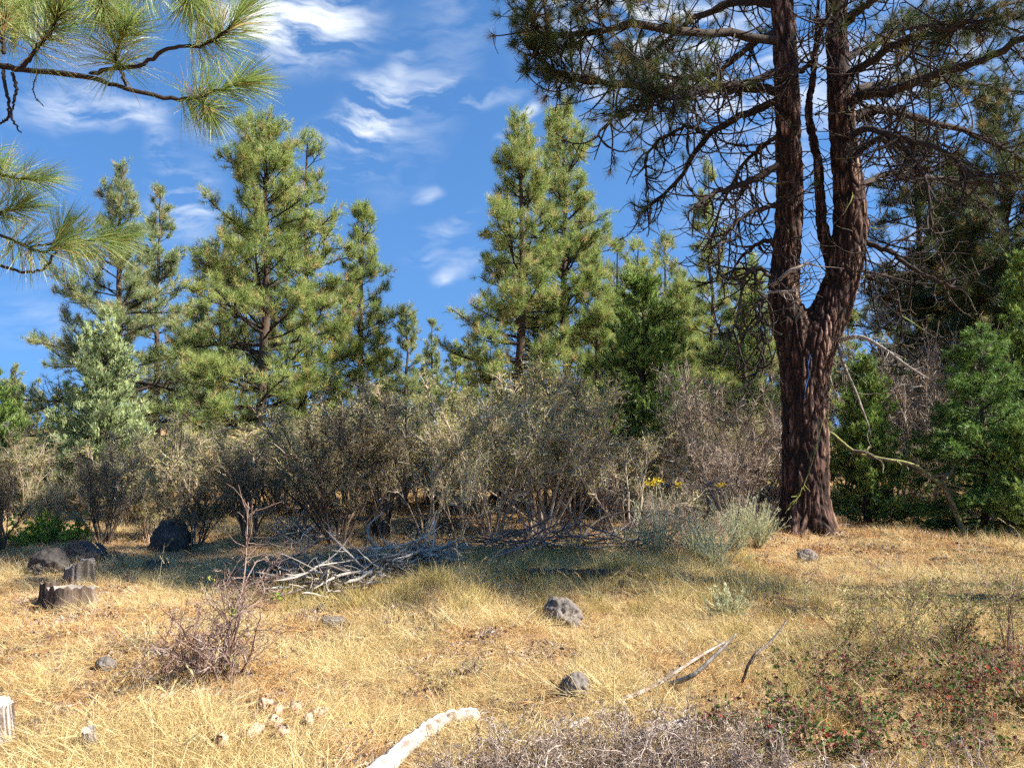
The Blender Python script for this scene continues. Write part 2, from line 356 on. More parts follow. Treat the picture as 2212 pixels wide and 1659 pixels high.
# ---------------------------------------------------------------- ground sheet
def ground_material():
    m = bpy.data.materials.new('litter_and_dry_soil'); m.use_nodes = True; nt = m.node_tree; n = nt.nodes; l = nt.links; n.clear()
    out = n.new('ShaderNodeOutputMaterial'); p = n.new('ShaderNodeBsdfPrincipled'); p.inputs['Roughness'].default_value = .95; p.inputs['Specular IOR Level'].default_value = .1
    tcn = n.new('ShaderNodeTexCoord')
    def nz(s, d, r=.6, st=None):
        t = n.new('ShaderNodeTexNoise'); t.inputs['Scale'].default_value = s; t.inputs['Detail'].default_value = d; t.inputs['Roughness'].default_value = r
        l.new(tcn.outputs['Object'], t.inputs['Vector']); return t.outputs['Fac']
    def ramp(f, st):
        c = n.new('ShaderNodeValToRGB'); l.new(f, c.inputs[0])
        for i, (q, col) in enumerate(st):
            e = c.color_ramp.elements[i] if i < 2 else c.color_ramp.elements.new(q); e.position = q; e.color = (*col, 1)
        return c.outputs[0]
    fine = ramp(nz(60, 6, .75), [(.30, (.10, .055, .03)), (.5, (.36, .20, .085)), (.68, (.56, .38, .17))])
    big = ramp(nz(1.1, 4), [(.35, (.30, .16, .075)), (.6, (.46, .33, .16))])
    mx = n.new('ShaderNodeMix'); mx.data_type = 'RGBA'; mx.blend_type = 'MIX'; mx.inputs['Factor'].default_value = .45; l.new(fine, mx.inputs['A']); l.new(big, mx.inputs['B'])
    dk = n.new('ShaderNodeMapRange'); l.new(nz(5.5, 5, .7), dk.inputs[0]); dk.inputs[1].default_value = .52; dk.inputs[2].default_value = .70; dk.inputs[4].default_value = .6
    m2 = n.new('ShaderNodeMix'); m2.data_type = 'RGBA'; l.new(dk.outputs[0], m2.inputs['Factor']); l.new(mx.outputs['Result'], m2.inputs['A']); m2.inputs['B'].default_value = (.12, .08, .065, 1)
    l.new(m2.outputs['Result'], p.inputs['Base Color'])
    bp = n.new('ShaderNodeBump'); bp.inputs['Strength'].default_value = 1.0; bp.inputs['Distance'].default_value = .03; l.new(nz(45, 8, .75), bp.inputs['Height']); l.new(bp.outputs[0], p.inputs['Normal'])
    l.new(p.outputs[0], out.inputs[0]); return m

def build_ground():
    xs = np.concatenate([-np.geomspace(900, 12, 40), np.linspace(-11.8, 11.8, 240), np.geomspace(12, 900, 40)])
    ys = np.concatenate([-np.geomspace(900, 3, 20), np.linspace(-2.8, 18, 210), np.geomspace(18.2, 1200, 70)])
    X, Y = np.meshgrid(xs, ys); rng = np.random.default_rng(5)
    Z = gz(X, Y)
    near = (np.abs(X) < 12) & (Y > -3) & (Y < 20)
    Z = Z + near * rng.normal(size=Z.shape)*.010
    Z[~near] -= .0
    v = np.stack([X, Y, Z], -1).reshape(-1, 3); idx = np.arange(len(xs)*len(ys)).reshape(len(ys), len(xs))
    f = np.stack([idx[:-1, :-1], idx[:-1, 1:], idx[1:, 1:], idx[1:, :-1]], -1).reshape(-1, 4)
    mb = MB(); mb.add(v, f); mb.build('ground', ground_material(), smooth=True, kind='structure')
build_ground()

# ---------------------------------------------------------------- ground cover: clumps scattered by geometry nodes
def clump_meshes():
    rng = np.random.default_rng(11); out = []
    def blades(mb, K, r, Lmin, Lmax, tilt, w, droop, tint=None, n=4):
        a = rng.uniform(0, 2*np.pi, K); rr = r*np.sqrt(rng.uniform(0, 1, K))
        S0 = np.stack([rr*np.cos(a), rr*np.sin(a), np.full(K, -.01)], 1)
        b = a + rng.normal(size=K)*.9; ti = tilt*np.abs(rng.normal(size=K)) + .05
        D = np.stack([np.cos(b)*np.sin(ti), np.sin(b)*np.sin(ti), np.cos(ti)], 1)
        L = rng.uniform(Lmin, Lmax, K)
        P = grow(rng, S0, D, L, n, (0, 0, -droop), .22); P[..., 2] = np.maximum(P[..., 2], .004 + rng.uniform(0, .02, (K, 1)))
        ribbons(mb, P, np.full(K, w), rng.uniform(.1, .95, K) if tint is None else tint, rng)
        return P
    mb = MB(); blades(mb, 75, .09, .06, .24, .45, .0024, 1.0); out.append(('straw', mb))                     # 0 upright bunch
    mb = MB(); blades(mb, 50, .11, .10, .30, .8, .0023, 1.6); out.append(('straw', mb))                    # 1 leaning bunch
    mb = MB(); blades(mb, 150, .19, .06, .21, 1.42, .0024, .5, n=3); out.append(('straw', mb))               # 2 matted
    mb = MB(); blades(mb, 70, .16, .05, .18, 1.45, .0030, .3, n=3); out.append(('litter', mb))              # 3 pine litter
    mb = MB(); P = blades(mb, 5, .08, .30, .55, .25, .0024, .5, n=5)                                        # 4 tall stalks with seed heads
    Cn, D, _ = along(rng, P, 14, .78, 1.); needles(mb, rng, Cn, D, 2, .028, .003, .1, .5, .0)
    blades(mb, 25, .07, .1, .25, .5, .003, .8); out.append(('straw', mb))
    mb = MB(); K = 26; Cn = np.stack([rng.normal(size=K)*.08, rng.normal(size=K)*.08, rng.uniform(0, .02, K)], 1)
    leaves(mb, rng, Cn, .034, up=.5); P = grow(rng, Cn[:14], rng.normal(size=(14, 3))*V(1, 1, .25), .09, 3, (0, 0, 0), .3); P[..., 2] = np.maximum(P[..., 2], .005)
    ribbons(mb, P, np.full(14, .005), None if False else rng.uniform(0, 1, 14), rng); out.append(('debris', mb))   # 5 debris
    mb = MB(); blades(mb, 80, .08, .10, .26, .32, .0036, .6); out.append(('greengrass', mb))                # 6 olive tufts
    return [(m, mb.mesh('clump', M[m])) for m, mb in out]

def scatter(name, label, cat, pts, idx, scl, meshes):
    col = bpy.data.collections.new(name + '_clumps')
    for i, (m, me) in enumerate(meshes): col.objects.link(bpy.data.objects.new('%s_clump.%03d' % (name, i), me))
    me = bpy.data.meshes.new(name); me.vertices.add(len(pts)); me.vertices.foreach_set('co', pts.astype(np.float32).ravel())
    rng = np.random.default_rng(3)
    a = me.attributes.new('pick', 'INT', 'POINT'); a.data.foreach_set('value', idx.astype(np.int32))
    a = me.attributes.new('size', 'FLOAT', 'POINT'); a.data.foreach_set('value', scl.astype(np.float32))
    rot = np.stack([rng.normal(size=len(pts))*.12, rng.normal(size=len(pts))*.12, rng.uniform(0, 6.283, len(pts))], 1)
    a = me.attributes.new('turn', 'FLOAT_VECTOR', 'POINT'); a.data.foreach_set('vector', rot.astype(np.float32).ravel())
    o = bpy.data.objects.new(name, me); C.objects.link(o); o['kind'] = 'stuff'; tag(o, label, cat)
    g = bpy.data.node_groups.new(name, 'GeometryNodeTree')
    g.interface.new_socket('Geometry', in_out='INPUT', socket_type='NodeSocketGeometry'); g.interface.new_socket('Geometry', in_out='OUTPUT', socket_type='NodeSocketGeometry')
    n, l = g.nodes, g.links
    gi, go = n.new('NodeGroupInput'), n.new('NodeGroupOutput'); ip = n.new('GeometryNodeInstanceOnPoints'); ci = n.new('GeometryNodeCollectionInfo')
    ci.inputs['Collection'].default_value = col; ci.inputs['Separate Children'].default_value = True; ci.inputs['Reset Children'].default_value = True
    def na(nm, t):
        q = n.new('GeometryNodeInputNamedAttribute'); q.data_type = t; q.inputs['Name'].default_value = nm
        return [s for s in q.outputs if s.enabled and s.name == 'Attribute'][0]
    mp = n.new('GeometryNodeMeshToPoints')
    l.new(gi.outputs[0], mp.inputs[0]); l.new(mp.outputs[0], ip.inputs['Points']); l.new(ci.outputs[0], ip.inputs['Instance']); ip.inputs['Pick Instance'].default_value = True
    l.new(na('pick', 'INT'), ip.inputs['Instance Index']); l.new(na('turn', 'FLOAT_VECTOR'), ip.inputs['Rotation']); l.new(na('size', 'FLOAT'), ip.inputs['Scale'])
    l.new(ip.outputs[0], go.inputs[0])
    o.modifiers.new('scatter', 'NODES').node_group = g
    return o

def vnoise(x, y, s, seed=0):
    return np.array([noise.noise(Vector((a*s+seed*17.3, b*s-seed*9.1, seed*3.7))) for a, b in zip(x, y)])

def build_cover():
    rng = np.random.default_rng(21); meshes = clump_meshes()
    P = []
    for (y0, y1, dens) in ((1.2, 3.2, 110), (3.2, 5, 150), (5, 7, 125), (7, 10, 80), (10, 14, 42), (14, 22, 14), (22, 34, 3)):
        w = .78*y1 + 1.5; k = int((y1-y0)*2*w*dens); x = rng.uniform(-w, w, k); y = rng.uniform(y0, y1, k); P.append(np.stack([x, y], 1))
    P = np.concatenate(P); x, y = P[:, 0], P[:, 1]
    # straw thins out to bare litter on the far left foreground, round the big tree and under the shrubs
    n1 = vnoise(x, y, .7, 1); n2 = vnoise(x, y, 1.9, 2); n3 = vnoise(x, y, .45, 3)
    left = np.clip((-x - .15*y - .25)/.9, 0, 1) * np.clip((8-y)/1.5, 0, 1) * np.clip((y-3.6)/.8, 0, 1)
    tree = np.exp(-((x-4.2)**2/7 + (y-11.2)**2/4)); shrubs = np.clip((y-9.6)/1.4, 0, 1)
    grass = np.clip(.60 + 1.1*n1 + .9*n2 - .75*left - .7*tree - .6*shrubs, .06, 1.0)
    u = rng.uniform(0, 1, len(x)); v = rng.uniform(0, 1, len(x))
    idx = np.full(len(x), 3)
    g = u < grass
    idx[g] = np.select([v[g] < .20, v[g] < .34, v[g] < .90, v[g] < .925], [0, 1, 2, 4], 5)
    ng = ~g; idx[ng] = np.select([v[ng] < .50, v[ng] < .62, v[ng] < .97], [3, 2, 5], 1)
    band = (np.abs(y-8.6) < 1.5) & (x > -2.5) & (x < 3) & (rng.uniform(0, 1, len(x)) < .22); idx[band] = 6
    rr = (x > 1.6) & (y < 8) & (rng.uniform(0, 1, len(x)) < .08); idx[rr] = 6
    scl = rng.uniform(.6, 1.25, len(x)) * np.clip(.64 + .045*y, .7, .98) * np.where(y > 9, 1.1, 1.0) * (1 + .5*n3)
    scl *= np.where(idx == 0, np.clip(.75+.8*n2+.4*(1-left), .5, 1.25), 1)
    u2 = rng.uniform(0, 1, len(x)); low = np.isin(idx, [2, 3, 5])
    dead = (y < 4.55 + .12*np.sin(x*5)) & (x > -.55 + .0*y) & (x < 1.6); red = (y < 5.3 + .5*np.sin(x*2.3) + .35*n2) & (x > .30*y + .25 + .3*n1)
    lg0, lg1 = gp(790, 1700), gp(1045, 1550); lt = np.clip(((x-lg0[0])*(lg1[0]-lg0[0]) + (y-lg0[1])*(lg1[1]-lg0[1]))/((lg1[0]-lg0[0])**2 + (lg1[1]-lg0[1])**2), 0, 1)
    ld = np.hypot(x - lg0[0] - lt*(lg1[0]-lg0[0]), y - lg0[1] - lt*(lg1[1]-lg0[1]))
    keep = ~((np.hypot(x-4.35, y-12.05) < .5)) & ~(dead & ~low & (u2 < .93)) & ~(dead & low & (u2 < .6)) & ~(red & ~low & (u2 < .45)) & ~(red & low & (u2 < .35)) & ~((ld < .07) | ((ld < .22) & ~low))
    for (rx, ry, rd) in ((1215, 1352, .34), (1243, 1503, .26), (716, 1352, .3), (158, 1312, .38), (1747, 1212, .3), (204, 1618, .13), (10, 1600, .2), (92, 1240, .5), (165, 1222, .5), (357, 1188, .5), (222, 1447, .2)):
        q = gp(rx, ry); dd = np.hypot(x-q[0], y-q[1] + .12); keep &= ~((dd < rd) & ~low) & ~(dd < rd*.35)
    x, y, idx, scl = x[keep], y[keep], idx[keep], scl[keep]
    pts = np.stack([x, y, gz(x, y) - .003], 1)
    gr = np.isin(idx, [0, 1, 2, 4, 6]); 
    scatter('dry_grass', 'golden dry bunchgrass covering the open clearing', 'grass', pts[gr], idx[gr], scl[gr], meshes)
    scatter('pine_litter', 'orange brown fallen needles and dead leaf bits between the grass', 'litter', pts[~gr], idx[~gr], scl[~gr], meshes)
build_cover()

# ---------------------------------------------------------------- trees: generic builders
def pine_parts(seed, H, r0, R, z0, n_br, tufts, nl=.17, nw=.009, nn=24, up0=-.05, up1=.75, lean=0.0, gap=0.0, sparse=1.0):
    """trunk, limbs and needle tufts of a ponderosa-like pine; R(t) crown radius, t from crown base to tip"""
    rng = np.random.default_rng(seed); trunk, limbs, crown = MB(), MB(), MB()
    nt = 22; z = np.linspace(-.15, H, nt)
    tx = lean*(z/H)**1.5 + .02*H*np.cumsum(rng.normal(size=nt))*.12; ty = .02*H*np.cumsum(rng.normal(size=nt))*.12
    TP = np.stack([tx, ty, z], 1); tr = r0*np.clip(1-z/H, 0, 1)**.8 + .012; tr[:2] *= 1.15
    tubes(trunk, TP, tr, 9, .5, .05, rng)
    zb = z0*H + (H-z0*H)*np.sort(rng.uniform(0, 1, n_br)**.92); zb = zb + rng.normal(size=n_br)*.02*H; zb = np.clip(zb, .04*H, H*.985)
    t = np.clip((zb - z0*H)/(H - z0*H), 0, 1); az = rng.uniform(0, 2*np.pi) + np.arange(n_br)*2.399 + rng.normal(size=n_br)*.5
    lump = 1 + .20*np.sin(az*2+seed) + .20*np.sin(az*3 + zb*2.1)
    L = np.array([R(q) for q in t]) * lump * rng.uniform(.58, 1.2, n_br)
    S0 = np.stack([np.interp(zb, z, tx), np.interp(zb, z, ty), zb], 1)
    up = up0 + (up1-up0)*t + rng.normal(size=n_br)*.15
    D = np.stack([np.cos(az)*np.cos(up), np.sin(az)*np.cos(up), np.sin(up)], 1)
    B = grow(rng, S0, D, L, 8, (0, 0, -.25), .22, (0, 0, .75))
    br = np.clip(.016*L + .006, .010, .06)*(r0/.16)**.5
    tubes(limbs, B, br[:, None]*np.linspace(1, .25, 8)[None], 4, .45)
    per = np.maximum((tufts*L/np.maximum(L.mean(), .1)).astype(int), 2)
    s, d, par, ss = spawn(rng, B, per, .28, .98, .75, .3, .45)
    d[:, 2] += .25; L2 = (.12 + .45*L[par]*(1.05-ss)*.75)*rng.uniform(.5, 1.2, len(par))
    Q = grow(rng, s, d, L2, 5, (0, 0, 0), .3, (0, 0, .8))
    tubes(limbs, Q, (.008+.010*L2)[:, None]*np.linspace(.9, .4, 5)[None], 3, .4)
    s3, d3, p3, s33 = spawn(rng, Q, 1, .35, .95, .8, .3, .3); d3[:, 2] += .2
    L3 = rng.uniform(.08, .26, len(p3)); Q3 = grow(rng, s3, d3, L3, 3, (0, 0, .5), .2)
    ribbons(limbs, Q3, np.full(len(p3), .012), .4, rng)
    ends = np.concatenate([B[:, -1], Q[:, -1], Q3[:, -1], TP[-1:]]); dirs = np.concatenate([B[:, -1]-B[:, -2], Q[:, -1]-Q[:, -2], Q3[:, -1]-Q3[:, -2], V(0, 0, 1)[None]])
    dirs = unit(dirs) + V(0, 0, .35)
    k = rng.uniform(0, 1, len(ends)) < sparse
    ends, dirs = ends[k], dirs[k]
    tint = np.clip(.45 + .22*rng.normal(size=len(ends)) + .0, 0, .9); old = rng.uniform(0, 1, len(ends)) < .13; tint[old] = rng.uniform(.85, 1, old.sum())
    needles(crown, rng, ends, dirs, nn, nl, nw, .2, 1.45, .14, tint)
    return trunk, limbs, crown

def add_tree(name, label, cat, loc, parts, mats, group=None, rz=0.0, names=('trunk', 'branches', 'crown')):
    t = empty(name, loc, rz); tag(t, label, cat, group)
    for p, m, n in zip(parts, mats, names):
        if p is not None and p.n: p.build(n, m, t, smooth=(n == 'trunk'), kind=None if n == 'trunk' else 'stuff')
    return t

def top_h(xd, yd, Y):  # height of a top seen at yd, standing at depth Y
    p = at(xd, yd, Y); return p[2] - float(gz(p[0], Y))

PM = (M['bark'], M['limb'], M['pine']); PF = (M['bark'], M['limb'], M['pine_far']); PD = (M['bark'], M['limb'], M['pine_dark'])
def prof(Rm, p=.75, low=.75):
    return lambda t: Rm*min(1, low + t*1.6)*max(1-t, 0)**p + .12
def main_pines():
    # label, x, top y, depth, crown radius, crown base, branches, tufts, mats, extra
    spec = [
     ('broad bright green pine, the tallest left of the open sky', 563, 262, 21, 2.6, .10, 165, 20, PM, dict(lean=-.15, r0=.15, up0=.1, p=.6, low=.8)),
     ('narrower green pine pressed against the right flank of the tall broad one', 655, 285, 23, 1.9, .12, 110, 16, PM, dict(r0=.12, up0=.15, p=.6)),
     ('shaggy pine at far left whose long lower boughs reach the picture edge', 240, 350, 25, 3.0, .16, 120, 18, PF, dict(r0=.15, low=1.05, p=1.1)),
     ('slim pine between the shaggy left pine and the tall broad one', 340, 405, 30, 1.9, .12, 105, 14, PF, dict(r0=.12)),
     ('yellowish green pine left of the sky gap, tapering to a leaning tip', 775, 442, 25, 1.65, .06, 125, 16, PM, dict(r0=.12, lean=-.1, p=.65)),
     ('tall pine right of the sky gap with its bare brown trunk showing low down', 1108, 252, 22, 2.0, .26, 130, 17, PM, dict(r0=.15, lean=.2, p=.65)),
     ('tall dense pine directly left of the overhanging crown, tip tucked under it', 1222, 232, 24.5, 2.75, .10, 180, 20, PM, dict(r0=.15, p=.6)),
     ('slender pine seen through the curly limbs left of the forked tree', 1540, 350, 30, 1.35, .25, 85, 13, PM, dict(r0=.11)),
     ('small pointed pine low in the sky gap, left of two still smaller ones', 870, 668, 34, 1.6, .03, 95, 12, PF, dict(r0=.10)),
     ('dusky pine with a thick trunk half hidden behind the tall broad pine', 475, 480, 27, 2.1, .25, 90, 13, PF, dict(r0=.22)),
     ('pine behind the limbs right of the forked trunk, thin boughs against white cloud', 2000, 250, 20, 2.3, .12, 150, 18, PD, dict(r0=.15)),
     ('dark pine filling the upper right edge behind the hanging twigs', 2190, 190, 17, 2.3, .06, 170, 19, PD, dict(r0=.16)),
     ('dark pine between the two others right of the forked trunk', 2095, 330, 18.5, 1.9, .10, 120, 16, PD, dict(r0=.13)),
     ('full green pine filling the gap left of the dark green juniper', 1285, 560, 22, 1.6, .04, 100, 14, PM, dict(r0=.10)),
     ('green pine between the dark green juniper and the slender pine', 1478, 610, 24, 1.7, .04, 105, 14, PM, dict(r0=.10)),
     ('bushy green pine behind the bare shrub left of the forked trunk', 1615, 590, 22, 1.5, .04, 95, 14, PM, dict(r0=.10)),
    ]
    for i, (lab, x, ty, Y, Rm, z0, nb, tf, ms, ex) in enumerate(spec):
        ex = dict(ex); low = ex.pop('low', .75); pp = ex.pop('p', .75); b = base(x, Y); H = top_h(x, ty, Y)
        parts = pine_parts(100+i, H, ex.pop('r0'), prof(Rm, pp, low), z0, nb, tf, nn=32, nl=.20, sparse=.74, nw=.0085 if Y < 26 else .011, **ex)
        add_tree('pine_tree', lab, 'pine tree', b, parts, ms)
main_pines()

def small_pines():
    protos = []
    for s in range(3):
        H = 7.0; parts = pine_parts(300+s, H, .09, prof(1.5 + .3*s, .75, .8), .04, 75, 9, nn=20, nw=.018, nl=.2)
        protos.append(parts)
    first = {}
    spots = [(935, 690, 38, 0, 'small pine second from left in the low sky gap'), (990, 742, 36, 1, 'shortest dull pine low in the sky gap, next to the bare brown trunk'),
             (1342, 520, 35, 0, 'pointed pine just above the dark green juniper'), (1390, 527, 37, 1, 'pointed pine right of the one above the juniper'),
             (1440, 512, 40, 2, 'thin spire pine alone in the blue gap left of the forked tree'), (1478, 585, 38, 0, 'lower pine right of the thin spire, below the curly limbs'),
             (1620, 560, 33, 1, 'pine close to the left side of the forked trunk'), (2095, 430, 27, 2, 'pine behind the fir at the right'),
             (420, 620, 40, 1, 'small pine seen in the gap left of the tall broad pine'), (30, 790, 30, 2, 'small pine at the very left edge, above the shrubs'),
             (1030, 690, 40, 2, 'small pine behind the bare brown trunk'), (830, 735, 42, 1, 'small pine low behind the leaning tipped pine')]
    ms = [PF, PM, PF]
    for (x, ty, Y, k, lab) in spots:
        b = base(x, Y); H = top_h(x, ty, Y); sc = H/7.0
        if k not in first:
            t = add_tree('pine_tree', lab, 'pine tree', b, protos[k], ms[k], 'small pines in the background'); first[k] = t; t.scale = (sc,)*3
        else: copy_thing(first[k], b, x*.37, sc, lab, 'small pines in the background')
    rng = np.random.default_rng(8)
    for i in range(84):      # the wood goes on behind
        xd = -450 + i*36 + rng.uniform(-20, 20); Y = rng.uniform(36, 62)
        yy = rng.uniform(790, 865) if xd < 1300 else rng.uniform(640, 800)
        b = base(xd, Y); H = top_h(xd, yy, Y); copy_thing(first[i % 3], b, rng.uniform(0, 6), H/7.0 if H > 3 else .5, 'small far pine in the wood behind the shrubs', 'far pines of the wood behind')
small_pines()

def shade_pines():      # the pines beyond the right edge that throw the band of shade over the clearing
    for i, (x, y, H, R_, z0, lab) in enumerate([(11.2, 5.75, 20, 1.25, .50, 'slender pine standing beyond the right edge of the clearing'), (14.6, 5.5, 21, 1.6, .58, 'second pine beyond the right edge, behind the slender one')]):
        parts = pine_parts(160+i, H, .2, prof(R_, .22, .9), z0, 150, 10, nn=15, nl=.22, nw=.014)
        add_tree('pine_tree', lab, 'pine tree', V(x, y, float(gz(x, y))), parts, PM)
shade_pines()

# dense conical junipers and a layered fir
def cone_tree(seed, H, Rb, n_br, per, size, z0=.03, up=.55, flat=.2, p=.7, long=3.2, fuzz=.07, layered=False, nleaf=3):
    rng = np.random.default_rng(seed); trunk, limbs, crown = MB(), MB(), MB()
    z = np.linspace(-.1, H*.95, 10); TP = np.stack([.02*np.sin(z*2), .02*np.cos(z*3), z], 1); tubes(trunk, TP, np.linspace(.05*H**.7, .01, 10)*.8, 7, .4, .08, rng)
    t = np.sort(rng.uniform(0, 1, n_br)**1.15); az = np.arange(n_br)*2.399 + rng.normal(size=n_br)*.3
    lump = 1 + .20*np.sin(az*3 + t*9 + seed) + .14*np.sin(az*5 - t*17)
    L = (Rb*(1-t)**p*np.minimum(1, .75+2.2*t) + .06)*lump*rng.uniform(.75, 1.15, n_br)
    S0 = np.stack([0*t, 0*t, (z0 + t*(.97-z0))*H], 1); el = up*(.35+.9*t) + rng.normal(size=n_br)*.12
    if layered: el = -.10 + .6*t + rng.normal(size=n_br)*.05; z_ = np.round(t*15)/15; t = t*.25 + z_*.75
    D = np.stack([np.cos(az)*np.cos(el), np.sin(az)*np.cos(el), np.sin(el)], 1)
    B = grow(rng, S0, D, L, 7, (0, 0, -.2 if layered else 0), .1, (0, 0, .1 if layered else .8))
    tubes(limbs, B, (.006+.012*L)[:, None]*np.linspace(1, .3, 7)[None], 3, .4)
    pr = np.maximum((per*L/L.mean()).astype(int), 3)
    s, d, par, ss = spawn(rng, B, pr, .2, 1., .7, .35, .75 if layered else flat)
    if not layered: d[:, 2] += .45
    L2 = (.10 + .42*L[par]*(1.08-ss))*rng.uniform(.5, 1.15, len(par))
    Q = grow(rng, s, d, L2, 4, (0, 0, -.1 if layered else .1), .18, (0, 0, -.2 if layered else .6))
    ribbons(limbs, Q, np.full(len(Q), .010), .4, rng)
    cn, dd, pa = along(rng, Q, nleaf, .1, 1.0, fuzz*.4); dd = unit(dd + (V(0, 0, .0) if layered else V(0, 0, .5)))
    clump = np.repeat(np.clip(.5+.25*rng.normal(size=len(Q)), 0, 1), nleaf)
    needles(crown, rng, cn, dd, 5 if not layered else 7, size, size*(.20 if not layered else .13), .15, .8 if not layered else 1.2, .03, clump)
    return trunk, limbs, crown

def conifers():
    J1 = (M['bark'], M['limb'], M['juniper_grey']); J2 = (M['bark'], M['limb'], M['juniper_green']); FR = (M['bark'], M['limb'], M['fir'])
    add_tree('juniper_tree', 'silvery grey green juniper cone rising behind the left shrubs', 'juniper', base(222, 17), cone_tree(1, top_h(222, 662, 17), 1.25, 130, 20, .11), J1)
    add_tree('juniper_tree', 'dark green juniper with a broad rounded crown, right of the centre pines', 'juniper', base(1390, 15.6), cone_tree(2, top_h(1390, 600, 15.6), 1.2, 190, 24, .11, p=.45), J2)
    add_tree('juniper_tree', 'low green juniper at the left edge of the picture behind the shrubs', 'juniper', base(-15, 16), cone_tree(3, top_h(0, 800, 16), 1.0, 80, 15, .11), J2)
    add_tree('juniper_tree', 'young green juniper directly right of the forked trunk', 'juniper', base(1868, 13.4), cone_tree(4, top_h(1868, 775, 13.4), .78, 110, 17, .09, p=.55), J2)
    add_tree('fir_tree', 'dark green fir with layered drooping boughs at the right edge', 'fir tree', base(2125, 12.9), cone_tree(5, top_h(2125, 690, 12.9), 1.45, 120, 26, .07, layered=True, nleaf=6, p=.75), FR)
    add_tree('juniper_tree', 'shaggy green juniper in the lower right corner of the trees, in front of the fir', 'juniper', base(2215, 12.0), cone_tree(6, top_h(2215, 900, 12.0), .75, 70, 16, .085, p=.5), J2)
    add_tree('juniper_tree', 'tall green juniper behind the fir, cut by the right edge', 'juniper', base(2230, 14.8), cone_tree(7, top_h(2215, 520, 14.8), 1.15, 150, 18, .10, p=.6), J2)
conifers()

